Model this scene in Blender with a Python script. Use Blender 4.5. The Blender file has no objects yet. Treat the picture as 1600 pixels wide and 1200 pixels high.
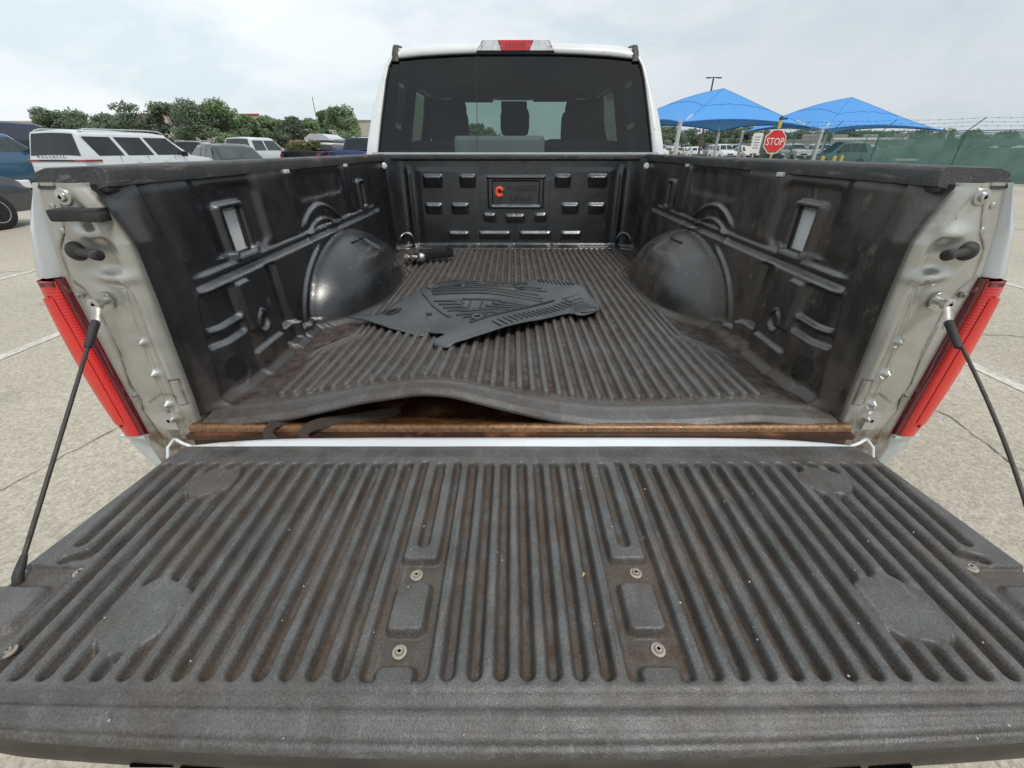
import bpy, bmesh, math, random
import numpy as np
from mathutils import Vector, Matrix, Euler
from mathutils.geometry import delaunay_2d_cdt
from math import radians as R, sin, cos, pi, sqrt
random.seed(7); rng = np.random.default_rng(7)
S = bpy.context.scene
# ------------------------------------------------------------------ camera
cd = bpy.data.cameras.new('camera'); cam = bpy.data.objects.new('camera', cd); S.collection.objects.link(cam)
cam.location = (-.02, -.735, 1.44); cam.rotation_euler = (R(90 - 29.707), 0, 0)
cd.sensor_width = 36; cd.lens = 645 / 1600 * 36; cd.clip_start = .02; cd.clip_end = 2000
S.camera = cam
# ------------------------------------------------------------------ sky and sun
SUN_EL, SUN_AZ = 60, 142          # azimuth measured from +Y towards +X
w = bpy.data.worlds.new('World'); S.world = w; w.use_nodes = True
nt = w.node_tree; N = nt.nodes; L = nt.links; N.clear()
out = N.new('ShaderNodeOutputWorld'); bg = N.new('ShaderNodeBackground'); bg.inputs[1].default_value = .1
sky = N.new('ShaderNodeTexSky'); sky.sky_type = 'NISHITA'; sky.sun_disc = False
sky.sun_elevation = R(SUN_EL); sky.sun_rotation = R(SUN_AZ); sky.dust_density = 2.5; sky.air_density = 1
tc = N.new('ShaderNodeTexCoord'); mp = N.new('ShaderNodeMapping'); mp.inputs['Scale'].default_value = (1.0, 1.0, 2.8)
mp.inputs['Location'].default_value = (.35, .2, 0)
n1 = N.new('ShaderNodeTexNoise'); n1.inputs['Scale'].default_value = 3.1; n1.inputs['Detail'].default_value = 8; n1.inputs['Roughness'].default_value = .55
n1.inputs['Distortion'].default_value = .35
L.new(tc.outputs['Generated'], mp.inputs[0]); L.new(mp.outputs[0], n1.inputs['Vector'])
rp = N.new('ShaderNodeValToRGB'); rp.color_ramp.elements[0].position = .42; rp.color_ramp.elements[1].position = .58
L.new(n1.outputs[0], rp.inputs[0])
# the cloud veil is thinner and brighter in the left half of the sky
vm = N.new('ShaderNodeVectorMath'); vm.operation = 'DOT_PRODUCT'
nv = N.new('ShaderNodeVectorMath'); nv.operation = 'NORMALIZE'
L.new(tc.outputs['Generated'], nv.inputs[0]); L.new(nv.outputs[0], vm.inputs[0])
vm.inputs[1].default_value = (sin(R(-50)) * cos(R(50)), cos(R(-50)) * cos(R(50)), sin(R(50)))
mr = N.new('ShaderNodeMapRange'); mr.inputs[1].default_value = .25; mr.inputs[2].default_value = .95
L.new(vm.outputs['Value'], mr.inputs[0])
def wmix(a, b, f):
    m = N.new('ShaderNodeMix'); m.data_type = 'RGBA'
    for s, v in ((0, f), (6, a), (7, b)):
        if isinstance(v, (tuple, float)): m.inputs[s].default_value = v
        else: L.new(v, m.inputs[s])
    return m.outputs[2]
thin = wmix((5.1, 5.75, 6.25, 1), (7.2, 8.3, 8.8, 1), mr.outputs[0])
thick = wmix((5.9, 6.4, 6.75, 1), (9.5, 9.85, 9.9, 1), mr.outputs[0])
veil = wmix(thin, thick, rp.outputs[0])
L.new(wmix(sky.outputs[0], veil, .92), bg.inputs[0]); L.new(bg.outputs[0], out.inputs[0])
sd = bpy.data.lights.new('sun', 'SUN'); sd.energy = 1.7; sd.angle = R(12); sd.color = (1, .96, .9)
so = bpy.data.objects.new('sun', sd); S.collection.objects.link(so)
so.rotation_euler = (R(90 - SUN_EL), 0, R(180 - SUN_AZ))
S.view_settings.view_transform = 'Standard'; S.view_settings.look = 'None'; S.view_settings.exposure = .28; S.view_settings.gamma = 1
S.view_settings.use_curve_mapping = False

# ------------------------------------------------------------------ helpers
def new(name, data=None, parent=None, loc=(0, 0, 0), world=True):
    o = bpy.data.objects.new(name, data); S.collection.objects.link(o)
    o.location = loc
    if parent is not None:
        o.parent = parent
        if world:
            p = parent; t = Vector((0, 0, 0))
            while p is not None: t += p.location; p = p.parent
            o.location = Vector(loc) - t
    return o
def tag(o, label=None, cat=None, group=None, kind=None):
    for k, v in (('label', label), ('category', cat), ('group', group), ('kind', kind)):
        if v: o[k] = v
    return o
def thing(name, label, cat, loc, rz=0, group=None):
    o = new(name, None, None, loc); o.rotation_euler.z = rz; o.empty_display_size = .2
    return tag(o, label, cat, group)
class MB:
    def __init__(s): s.v = []; s.f = []; s.n = 0
    def add(s, v, f):
        v = [tuple(p) for p in v]; s.v += v; s.f += [tuple(i + s.n for i in q) for q in f]; s.n += len(v); return s
    def box(s, c, d, rot=None, bev=0):
        bm = bmesh.new(); bmesh.ops.create_cube(bm, size=1)
        for v in bm.verts: v.co = Vector((v.co.x * d[0], v.co.y * d[1], v.co.z * d[2]))
        if bev: bmesh.ops.bevel(bm, geom=list(bm.edges), offset=bev, segments=2, profile=.6, affect='EDGES')
        m = Euler(rot).to_matrix() if rot else Matrix.Identity(3)
        bm.verts.index_update()
        s.add([m @ v.co + Vector(c) for v in bm.verts], [[v.index for v in f.verts] for f in bm.faces]); bm.free(); return s
    def tube(s, pts, r, seg=10, cap=True, flat=1):
        pts = [Vector(p) for p in pts]; n = len(pts); rs = r if hasattr(r, '__len__') else [r] * n
        vs = []; up = None
        for i, p in enumerate(pts):
            t = (pts[min(i + 1, n - 1)] - pts[max(i - 1, 0)])
            if t.length < 1e-9: t = Vector((0, 0, 1))
            t.normalize()
            if up is None: up = Vector((0, 0, 1)) if abs(t.z) < .9 else Vector((1, 0, 0))
            a = t.cross(up).normalized(); b = a.cross(t).normalized(); up = b
            for k in range(seg):
                q = 2 * pi * k / seg; vs.append(p + a * cos(q) * rs[i] + b * sin(q) * rs[i] * flat)
        fs = [[i * seg + k, i * seg + (k + 1) % seg, (i + 1) * seg + (k + 1) % seg, (i + 1) * seg + k] for i in range(n - 1) for k in range(seg)]
        if cap: fs += [list(range(seg))[::-1], [(n - 1) * seg + k for k in range(seg)]]
        return s.add(vs, fs)
    def lathe(s, o, ax, prof, seg=20):        # prof: list of (distance along axis, radius)
        o = Vector(o); ax = Vector(ax).normalized()
        return s.tube([o + ax * d for d, r in prof], [max(r, 1e-4) for d, r in prof], seg)
    def prism(s, poly, axis, a, b):           # extrude 2D polygon along axis between a and b
        n = len(poly)
        def mk(p, t): return {0: (t, p[0], p[1]), 1: (p[0], t, p[1]), 2: (p[0], p[1], t)}[axis]
        v = [mk(p, a) for p in poly] + [mk(p, b) for p in poly]
        f = [list(range(n))[::-1], [n + i for i in range(n)]] + [[i, (i + 1) % n, n + (i + 1) % n, n + i] for i in range(n)]
        return s.add(v, f)
    def quad(s, a, b, c, d): return s.add([a, b, c, d], [(0, 1, 2, 3)])
    def build(s, name, mat, parent=None, smooth=0, world=True, loc=(0, 0, 0), fix=True):
        me = bpy.data.meshes.new(name); me.from_pydata(s.v, [], s.f)
        if fix:
            bm = bmesh.new(); bm.from_mesh(me); bmesh.ops.recalc_face_normals(bm, faces=bm.faces); bm.to_mesh(me); bm.free()
        me.materials.append(mat)
        if smooth: me.shade_smooth(); 
        if smooth and smooth < 180: me.set_sharp_from_angle(angle=R(smooth))
        return new(name, me, parent, loc, world)
def grid(name, X, Y, Z, mat, parent=None, attrs=None, keep=None, flip=False, smooth=True, world=True, wrap=False):
    n, m = X.shape
    co = np.stack([X, Y, Z], -1).reshape(-1, 3).astype(np.float32)
    i = np.arange(n - 1)[:, None] * m + np.arange(m - 1)[None, :]
    q = np.stack([i, i + 1, i + m + 1, i + m], -1)
    if flip: q = q[..., ::-1]
    q = q[keep] if keep is not None else q.reshape(-1, 4)
    me = bpy.data.meshes.new(name); me.vertices.add(len(co)); me.vertices.foreach_set('co', co.ravel())
    k = len(q); me.loops.add(4 * k); me.polygons.add(k)
    me.loops.foreach_set('vertex_index', q.astype(np.int32).ravel())
    me.polygons.foreach_set('loop_start', np.arange(0, 4 * k, 4, dtype=np.int32))
    me.polygons.foreach_set('loop_total', np.full(k, 4, dtype=np.int32))
    me.update(calc_edges=True)
    for an, av in (attrs or {}).items():
        a = me.attributes.new(an, 'FLOAT', 'POINT'); a.data.foreach_set('value', np.asarray(av, np.float32).ravel())
    me.materials.append(mat)
    if smooth: me.shade_smooth()
    return new(name, me, parent, (0, 0, 0), world)
def ss(x, a, b):
    t = np.clip((x - a) / (b - a), 0, 1); return t * t * (3 - 2 * t)
def band(x, a, b, w): return ss(x, a - w / 2, a + w / 2) * (1 - ss(x, b - w / 2, b + w / 2))
def rbox(x, y, x0, x1, y0, y1, r=.01, w=.006):       # 1 inside a rounded box, soft edge width w
    cx, cy, hx, hy = (x0 + x1) / 2, (y0 + y1) / 2, (x1 - x0) / 2 - r, (y1 - y0) / 2 - r
    dx, dy = np.maximum(abs(x - cx) - hx, 0), np.maximum(abs(y - cy) - hy, 0)
    d = np.sqrt(dx * dx + dy * dy) - r
    return 1 - ss(d, -w / 2, w / 2)
def pdist(x, y, pts):
    d = np.full(np.shape(x), 1e9)
    for (a, b), (c, e) in zip(pts[:-1], pts[1:]):
        vx, vy = c - a, e - b; t = np.clip(((x - a) * vx + (y - b) * vy) / (vx * vx + vy * vy + 1e-12), 0, 1)
        d = np.minimum(d, np.hypot(x - a - t * vx, y - b - t * vy))
    return d
def vnoise(x, y, s, seed=0):
    g = np.random.default_rng(seed).random((64, 64)); X, Y = np.asarray(x) * s, np.asarray(y) * s
    i, j = np.floor(X).astype(int), np.floor(Y).astype(int); fx, fy = X - i, Y - j
    fx, fy = fx * fx * (3 - 2 * fx), fy * fy * (3 - 2 * fy)
    a = lambda p, q: g[p % 64, q % 64]
    return (a(i, j) * (1 - fx) + a(i + 1, j) * fx) * (1 - fy) + (a(i, j + 1) * (1 - fx) + a(i + 1, j + 1) * fx) * fy
def fbm(x, y, s, seed=0): return (vnoise(x, y, s, seed) + .5 * vnoise(x, y, s * 2.1, seed + 1) + .25 * vnoise(x, y, s * 4.3, seed + 2)) / 1.75

# ------------------------------------------------------------------ materials
def col(c): return (c[0], c[1], c[2], 1) if len(c) == 3 else c
def M(name, c1, c2=None, scale=6, rough=.5, metal=0, bump=0, bscale=100, dirt=None, dscale=8, dlo=.5, dhi=.7, damt=1,
      attr=None, acol=None, spec=.5, coat=0, emit=None, bdetail=2, stretch=None, rvar=.12, trans=0, grain=None, ledge_sheen=None, speck=None, speckthr=.72, scr=None):
    m = bpy.data.materials.new(name); m.use_nodes = True; nt = m.node_tree; b = nt.nodes['Principled BSDF']; Nn = nt.nodes; Ll = nt.links
    tc = Nn.new('ShaderNodeTexCoord'); vec = tc.outputs['Object']
    def noise(s, det=4, rg=.6, st=None):
        n = Nn.new('ShaderNodeTexNoise'); n.inputs['Scale'].default_value = s; n.inputs['Detail'].default_value = det; n.inputs['Roughness'].default_value = rg
        if st:
            mp = Nn.new('ShaderNodeMapping'); mp.inputs['Scale'].default_value = st; Ll.new(vec, mp.inputs[0]); Ll.new(mp.outputs[0], n.inputs['Vector'])
        else: Ll.new(vec, n.inputs['Vector'])
        return n.outputs[0]
    def mix(f, a, bb):
        x = Nn.new('ShaderNodeMix'); x.data_type = 'RGBA'
        for i, v in ((0, f), (6, a), (7, bb)):
            if isinstance(v, (tuple, list)): x.inputs[i].default_value = col(v)
            elif isinstance(v, (int, float)): x.inputs[i].default_value = v
            else: Ll.new(v, x.inputs[i])
        return x.outputs[2]
    def mapr(v, a, bb, c=0, d=1):
        x = Nn.new('ShaderNodeMapRange'); Ll.new(v, x.inputs[0])
        for i, q in enumerate((a, bb, c, d)): x.inputs[i + 1].default_value = q
        return x.outputs[0]
    def mul(a, bb, op='MULTIPLY'):
        x = Nn.new('ShaderNodeMath'); x.operation = op; x.use_clamp = True
        for i, v in ((0, a), (1, bb)):
            if isinstance(v, (int, float)): x.inputs[i].default_value = v
            else: Ll.new(v, x.inputs[i])
        return x.outputs[0]
    c = mix(mapr(noise(scale, 5, .6, stretch), .35, .65), c1, c2 if c2 else tuple(v * .8 for v in c1[:3]))
    rr = mapr(noise(scale * 2.3, 3), .3, .7, max(rough - rvar, .03), min(rough + rvar, 1))
    if attr:
        an = Nn.new('ShaderNodeAttribute'); an.attribute_name = attr
        f = mul(an.outputs['Fac'], mapr(noise(dscale * 3, 5, .65), .25, .6))
        c = mix(f, c, acol); rr2 = Nn.new('ShaderNodeMix'); Ll.new(f, rr2.inputs[0]); Ll.new(rr, rr2.inputs[2]); rr2.inputs[3].default_value = .85; rr = rr2.outputs[0]
    if dirt:
        f = mul(mapr(noise(dscale, 7, .65), dlo, dhi), damt)
        c = mix(f, c, dirt); rr2 = Nn.new('ShaderNodeMix'); Ll.new(f, rr2.inputs[0]); Ll.new(rr, rr2.inputs[2]); rr2.inputs[3].default_value = .8; rr = rr2.outputs[0]
    if scr:     # (colour, stretch vector, lo, hi, amount): fine scuffs
        c = mix(mul(mapr(noise(1, 6, .7, scr[1]), scr[2], scr[3]), scr[4]), c, scr[0])
    if speck:
        v = Nn.new('ShaderNodeTexNoise'); v.inputs['Scale'].default_value = speck[1]; v.inputs['Detail'].default_value = 1; Ll.new(vec, v.inputs['Vector'])
        c = mix(mapr(v.outputs[0], speckthr, speckthr + .03), c, speck[0])
    if ledge_sheen:      # sky highlight on upward facing ledges, put into the colour as a pale tone
        an = Nn.new('ShaderNodeAttribute'); an.attribute_name = 'ledge_sheen'; c = mix(mul(an.outputs['Fac'], mapr(noise(14, 4), .2, .5)), c, ledge_sheen)
    if grain:     # (scale, low, high): pebbled colour variation of moulded plastic with dust in its grain
        vs = Nn.new('ShaderNodeVectorMath'); vs.operation = 'SCALE'; Ll.new(c, vs.inputs[0]); g_ = mapr(noise(grain[0], 3, .7), .32, .68, grain[1], grain[2]); Ll.new(g_, vs.inputs['Scale']); c = vs.outputs[0]
    Ll.new(c, b.inputs['Base Color']); Ll.new(rr, b.inputs['Roughness'])
    b.inputs['Metallic'].default_value = metal; b.inputs['Specular IOR Level'].default_value = spec
    b.inputs['Coat Weight'].default_value = coat; b.inputs['Coat Roughness'].default_value = .22 if grain else .06
    if trans: b.inputs['Transmission Weight'].default_value = trans
    if emit: b.inputs['Emission Color'].default_value = col(emit[0]); b.inputs['Emission Strength'].default_value = emit[1]
    if bump:
        bn = Nn.new('ShaderNodeBump'); bn.inputs['Distance'].default_value = bump; bn.inputs['Strength'].default_value = 1
        n = Nn.new('ShaderNodeTexNoise'); n.inputs['Scale'].default_value = bscale; n.inputs['Detail'].default_value = bdetail; Ll.new(vec, n.inputs['Vector'])
        Ll.new(n.outputs[0], bn.inputs['Height']); Ll.new(bn.outputs[0], b.inputs['Normal'])
    return m
def glass(name, tint, rough=.03, refl=1.0):
    m = bpy.data.materials.new(name); m.use_nodes = True; nt = m.node_tree; nt.nodes.clear()
    o = nt.nodes.new('ShaderNodeOutputMaterial'); mx = nt.nodes.new('ShaderNodeMixShader'); t = nt.nodes.new('ShaderNodeBsdfTransparent')
    g = nt.nodes.new('ShaderNodeBsdfGlossy'); lw = nt.nodes.new('ShaderNodeLayerWeight'); pw = nt.nodes.new('ShaderNodeMath'); pw.operation = 'POWER'; pw.inputs[1].default_value = 5; nt.links.new(lw.outputs['Facing'], pw.inputs[0]); fr = nt.nodes.new('ShaderNodeMath'); fr.operation = 'MULTIPLY_ADD'; fr.inputs[1].default_value = .92; fr.inputs[2].default_value = .05; nt.links.new(pw.outputs[0], fr.inputs[0])
    t.inputs[0].default_value = col(tint); g.inputs['Roughness'].default_value = rough; g.inputs[0].default_value = (refl, refl, refl, 1)
    nt.links.new(fr.outputs[0], mx.inputs[0]); nt.links.new(t.outputs[0], mx.inputs[1]); nt.links.new(g.outputs[0], mx.inputs[2]); nt.links.new(mx.outputs[0], o.inputs[0])
    return m
BROWN = (.085, .05, .03); RUST = (.20, .09, .04)
m_tgl = M('weathered_tailgate_liner', (.088, .087, .087), (.049, .046, .043), 16, .35, bump=.0008, bscale=480, bdetail=4, attr='dirt', acol=(.056, .034, .020), dscale=9, rvar=.10,
          dirt=(.105, .074, .050), dlo=.48, dhi=.76, damt=.55, spec=.7, speck=((.3, .29, .27), 420), speckthr=.77, scr=((.17, .165, .16), (75, 8, 60), .55, .70, .45), grain=(330, .60, 1.45))
m_floor = M('ribbed_liner_plastic', (.110, .108, .106), (.078, .072, .066), 7, .38, bump=.0010, bscale=400, attr='dirt', acol=(.034, .016, .009), dscale=9,
            dirt=(.085, .052, .032), dlo=.52, dhi=.85, damt=.6, spec=.5, speck=((.3, .28, .25), 260), speckthr=.77, grain=(220, .72, 1.3), scr=((.18, .17, .16), (80, 6, 60), .56, .70, .4))
m_wallL = M('black_liner_wall', (.005, .006, .008), (.010, .011, .013), 5, .27, bump=.0006, bscale=380, attr='dirt', acol=(.040, .028, .020), dscale=6, rvar=.06,
            dirt=(.030, .023, .018), dlo=.53, dhi=.8, damt=.5, spec=.9, coat=.25, ledge_sheen=(.085, .09, .10), scr=((.16, .16, .17), (90, 10, 14), .64, .73, .5), grain=(240, .6, 1.5))
m_wallR = M('dusty_liner_wall', (.008, .0085, .010), (.018, .016, .014), 5, .28, bump=.0006, bscale=380, attr='dirt', acol=(.066, .044, .029), dscale=6, rvar=.07,
            dirt=(.060, .041, .027), dlo=.43, dhi=.72, damt=.7, spec=.9, coat=.2, ledge_sheen=(.10, .095, .09), scr=((.2, .17, .14), (90, 14, 10), .60, .72, .55), grain=(240, .55, 1.6))
m_front = M('front_liner_wall', (.008, .0095, .0125), (.013, .014, .016), 5, .24, bump=.0005, bscale=330, dirt=(.026, .024, .021), dlo=.55, dhi=.85, damt=.5, spec=.9, coat=.3, ledge_sheen=(.13, .14, .16), grain=(240, .6, 1.5))
m_cap = M('rail_cap_plastic', (.040, .039, .040), (.024, .024, .025), 7, .5, bump=.0008, bscale=300, dirt=(.11, .09, .07), dlo=.5, dhi=.75, damt=.55, spec=.4,
          scr=((.25, .22, .19), (30, 8, 60), .56, .70, .5), grain=(240, .6, 1.5))
m_silver = M('silver_jamb_paint', (.54, .54, .505), (.43, .425, .39), 5, .30, metal=.55, dirt=(.22, .18, .125), dlo=.50, dhi=.78, damt=.5, dscale=9, attr='dirt', acol=(.15, .10, .055),
             speck=((.16, .12, .08), 420), speckthr=.74, coat=.25, bump=.0002, bscale=500)
m_body = M('silver_body_paint', (.60, .63, .65), (.57, .6, .62), 2, .25, metal=.25, coat=.8, dirt=(.4, .39, .36), dlo=.5, dhi=.8, damt=.35)
m_cabp = M('white_silver_cab_paint', (.72, .73, .73), (.69, .70, .70), 2, .25, metal=.1, coat=.7, dirt=(.42, .40, .36), dlo=.5, dhi=.8, damt=.35, speck=((.35, .33, .3), 60), speckthr=.74)
m_rust = M('rusty_sill', (.12, .052, .022), (.045, .020, .010), 26, .18, metal=.2, dirt=(.30, .15, .06), dlo=.54, dhi=.70, damt=.35, dscale=34, attr='edge', acol=(.50, .29, .13), bump=.0006, bscale=60)
m_bedmetal = M('dirty_bed_floor', (.07, .030, .016), (.03, .014, .009), 8, .35, metal=.0, dirt=(.30, .13, .06), dlo=.52, dhi=.70, damt=.8, dscale=7, bump=.001, bscale=40)
m_whitestrip = M('pale_tailgate_edge_paint', (.74, .77, .80), (.68, .71, .74), 3, .3, coat=.5, dirt=(.50, .36, .22), dlo=.56, dhi=.70, damt=.7, dscale=9, stretch=(.3, 1, 1))
m_rubber = M('black_rubber', (.018, .018, .018), (.03, .028, .026), 12, .6, bump=.0006, bscale=200, dirt=(.08, .06, .045), dlo=.5, dhi=.8, damt=.5)
m_mat = M('grey_rubber_mat', (.078, .086, .092), (.056, .062, .067), 5, .5, bump=.0005, bscale=400, dirt=(.14, .13, .11), dlo=.5, dhi=.8, damt=.35)
m_matdk = M('rubber_mat_ridge', (.014, .016, .02), (.02, .022, .025), 5, .4)
m_steel = M('bright_steel', (.62, .61, .58), (.5, .49, .46), 20, .3, metal=.9)
m_dullsteel = M('dull_steel', (.42, .41, .39), (.30, .28, .25), 30, .45, metal=.7, dirt=(.2, .12, .07), dlo=.55, dhi=.7, damt=.6, dscale=60)
m_screw = M('tan_screw_washer', (.42, .38, .32), (.32, .28, .23), 60, .5, metal=.5)
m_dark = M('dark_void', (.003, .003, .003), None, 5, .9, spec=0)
m_sooty = M('dirty_dark_plastic', (.03, .025, .02), (.05, .04, .028), 8, .5, dirt=(.07, .055, .04), dlo=.45, dhi=.8, damt=.6)
m_lens = M('red_lens', (.72, .010, .010), (.6, .008, .008), 3, .12, coat=1, spec=.6, rvar=.03)
m_lensdk = M('dark_red_lens', (.13, .006, .012), None, 3, .12, coat=1)
m_lensrib = M('red_lens_core', (.8, .03, .02), None, 3, .2, coat=1)
m_clear = M('clear_lens', (.86, .86, .86), (.66, .67, .68), 40, .12, metal=.15, coat=1)
m_cord = M('dusty_black_cable', (.03, .028, .027), (.05, .042, .036), 30, .6)
m_strap = M('dirty_cloth_strap', (.045, .03, .022), (.03, .02, .015), 30, .9)
m_seat = M('dark_seat_fabric', (.03, .031, .033), None, 10, .8)
m_grey = M('pale_grey_reflection', (.8, .82, .84), (.74, .76, .78), 4, .5)
m_trim = M('black_trim', (.012, .012, .013), None, 10, .45)
m_logo = M('red_logo', (.95, .10, .04), None, 10, .5)
g_rear = glass('tinted_rear_glass', (.33, .37, .37), .02, .85)
g_wind = glass('green_windshield', (.66, .86, .76), .02, .5)
g_side = glass('side_glass', (.02, .024, .024), .02)
m_cglass = M('dark_car_glass', (.018, .022, .026), (.03, .034, .038), 1.5, .06, spec=.4, rvar=.02)
m_cglass2 = M('greenish_car_glass', (.06, .085, .085), (.03, .045, .05), 1.2, .06, spec=.5, rvar=.02)
m_tyre = M('tyre_rubber', (.014, .014, .014), None, 10, .75)
m_rim = M('alloy_rim', (.6, .6, .62), None, 10, .25, metal=.8)
m_chrome = M('chrome', (.75, .75, .76), None, 10, .12, metal=1)
m_red = M('red_lamp', (.26, .012, .015), None, 3, .3, coat=1)
def paint(n, c, r=.22): return M(n, c, tuple(x * .94 for x in c), 1.5, r, metal=.15, coat=1, rvar=.04)
p_white = paint('white_car_paint', (.66, .69, .71)); p_navy = paint('navy_car_paint', (.022, .03, .06)); p_blue = paint('blue_car_paint', (.045, .12, .21))
p_dgrey = paint('dark_grey_car_paint', (.05, .055, .065)); p_black = M('black_car_paint', (.012, .014, .016), None, 1.5, .3, coat=.25); p_silver = paint('silver_car_paint', (.5, .52, .54))
p_blue2 = paint('deep_blue_car_paint', (.02, .045, .16)); p_red = paint('red_car_paint', (.4, .03, .025)); p_teal = paint('teal_grey_car_paint', (.10, .17, .17)); p_beige = paint('beige_car_paint', (.5, .45, .38))

# ------------------------------------------------------------------ ground
def ground_mat():
    m = bpy.data.materials.new('pale_aggregate_pavement'); m.use_nodes = True; nt = m.node_tree; b = nt.nodes['Principled BSDF']; Nn, Ll = nt.nodes, nt.links
    tc = Nn.new('ShaderNodeTexCoord')
    def nz(s, d=3, r=.6):
        n = Nn.new('ShaderNodeTexNoise'); n.inputs['Scale'].default_value = s; n.inputs['Detail'].default_value = d; n.inputs['Roughness'].default_value = r; Ll.new(tc.outputs['Object'], n.inputs['Vector']); return n.outputs[0]
    v = Nn.new('ShaderNodeTexVoronoi'); v.inputs['Scale'].default_value = 95; Ll.new(tc.outputs['Object'], v.inputs['Vector'])
    sep = Nn.new('ShaderNodeSeparateColor'); Ll.new(v.outputs['Color'], sep.inputs[0])
    cr = Nn.new('ShaderNodeValToRGB'); e = cr.color_ramp.elements; e[0].position = 0; e[0].color = (.34, .305, .245, 1); e[1].position = 1; e[1].color = (.53, .49, .415, 1)
    x = e.new(.5); x.color = (.435, .395, .32, 1); x = e.new(.93); x.color = (.475, .435, .36, 1)
    Ll.new(sep.outputs[0], cr.inputs[0])
    big = Nn.new('ShaderNodeMapRange'); Ll.new(nz(.35, 6, .65), big.inputs[0]); big.inputs[1].default_value = .3; big.inputs[2].default_value = .7; big.inputs[3].default_value = .82; big.inputs[4].default_value = 1.08
    fine = Nn.new('ShaderNodeMapRange'); Ll.new(nz(22, 5, .75), fine.inputs[0]); fine.inputs[1].default_value = .3; fine.inputs[2].default_value = .7; fine.inputs[3].default_value = .78; fine.inputs[4].default_value = 1.16
    mu = Nn.new('ShaderNodeMath'); mu.operation = 'MULTIPLY'; Ll.new(big.outputs[0], mu.inputs[0]); Ll.new(fine.outputs[0], mu.inputs[1])
    st = Nn.new('ShaderNodeMapRange'); Ll.new(nz(.9, 4, .55), st.inputs[0]); st.inputs[1].default_value = .60; st.inputs[2].default_value = .70; st.inputs[3].default_value = 1; st.inputs[4].default_value = .80
    mu2 = Nn.new('ShaderNodeMath'); mu2.operation = 'MULTIPLY'; Ll.new(mu.outputs[0], mu2.inputs[0]); Ll.new(st.outputs[0], mu2.inputs[1]); mu = mu2
    vs = Nn.new('ShaderNodeVectorMath'); vs.operation = 'SCALE'; Ll.new(cr.outputs[0], vs.inputs[0]); Ll.new(mu.outputs[0], vs.inputs['Scale'])
    Ll.new(vs.outputs[0], b.inputs['Base Color']); b.inputs['Roughness'].default_value = .9; b.inputs['Specular IOR Level'].default_value = .25
    bn = Nn.new('ShaderNodeBump'); bn.inputs['Distance'].default_value = .003; bn.inputs['Strength'].default_value = .8; Ll.new(v.outputs['Distance'], bn.inputs['Height']); Ll.new(bn.outputs[0], b.inputs['Normal'])
    return m
m_ground = ground_mat()
tag(MB().quad((-600, -300, 0), (600, -300, 0), (600, 900, 0), (-600, 900, 0)).build('parking_lot_pavement', m_ground), kind='structure')
m_line = M('worn_white_line', (.62, .60, .55), (.55, .52, .47), 8, .8, dirt=(.38, .35, .3), dlo=.42, dhi=.62, damt=.9, dscale=18, bump=.003, bscale=90)
for x in (-11.6, -9.1, -6.55, -4.12, 3.45, 6.0, 8.5):
    q = MB(); q.quad((x, .2, .004), (x + .1, .2, .004), (x + .1, 5.6, .004), (x, 5.6, .004)); tag(q.build('painted_line', m_line), kind='structure')
for x in (-24, -21.3, -18.6, -15.9, -13.2, -10.4, -7.7, -5):
    q = MB(); q.quad((x, 10.5, .004), (x + .1, 10.5, .004), (x + .1, 16, .004), (x, 16, .004)); tag(q.build('painted_line', m_line), kind='structure')
m_crack = M('pavement_crack_fill', (.15, .125, .10), (.22, .19, .15), 30, .9)
def crack(pts, wd, seed):
    r = random.Random(seed); P = []
    for (a, b), (c, d) in zip(pts[:-1], pts[1:]):
        n = max(2, int(math.hypot(c - a, d - b) / .05))
        for i in range(n): t = i / n; P.append((a + (c - a) * t + r.uniform(-.012, .012), b + (d - b) * t + r.uniform(-.012, .012)))
    vs = []
    for i, p in enumerate(P):
        q = P[min(i + 1, len(P) - 1)]; o = P[max(i - 1, 0)]; dx, dy = q[0] - o[0], q[1] - o[1]; l = math.hypot(dx, dy) + 1e-9; h = wd * .7 * r.uniform(.2, 1) / 2
        vs += [(p[0] - dy / l * h, p[1] + dx / l * h, .0045), (p[0] + dy / l * h, p[1] - dx / l * h, .0045)]
    tag(MB().add(vs, [(2 * i, 2 * i + 1, 2 * i + 3, 2 * i + 2) for i in range(len(P) - 1)]).build('pavement_crack', m_crack), kind='structure')
crack([(-4.4, -.6), (-3.4, .3), (-2.66, .68), (-2.5, .76), (-2.34, 1.32), (-2.0, 2.2)], .014, 1)
crack([(2.3, 2.2), (2.68, 1.39), (2.6, .9), (3.0, .3)], .022, 2)
crack([(3.3, 3.3), (4.0, 2.7), (5.2, 2.5)], .02, 3)
crack([(-5.2, 4.4), (-6.4, 4.9), (-8, 4.6)], .018, 4); crack([(-9, 9.3), (-5, 9.6), (0, 9.5), (8, 9.7)], .03, 5)

# ------------------------------------------------------------------ pickup truck being looked into
truck = thing('pickup_truck', 'silver pickup truck seen from behind with its tailgate down and a black lined bed', 'pickup truck', (0, 0, 0))

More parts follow.
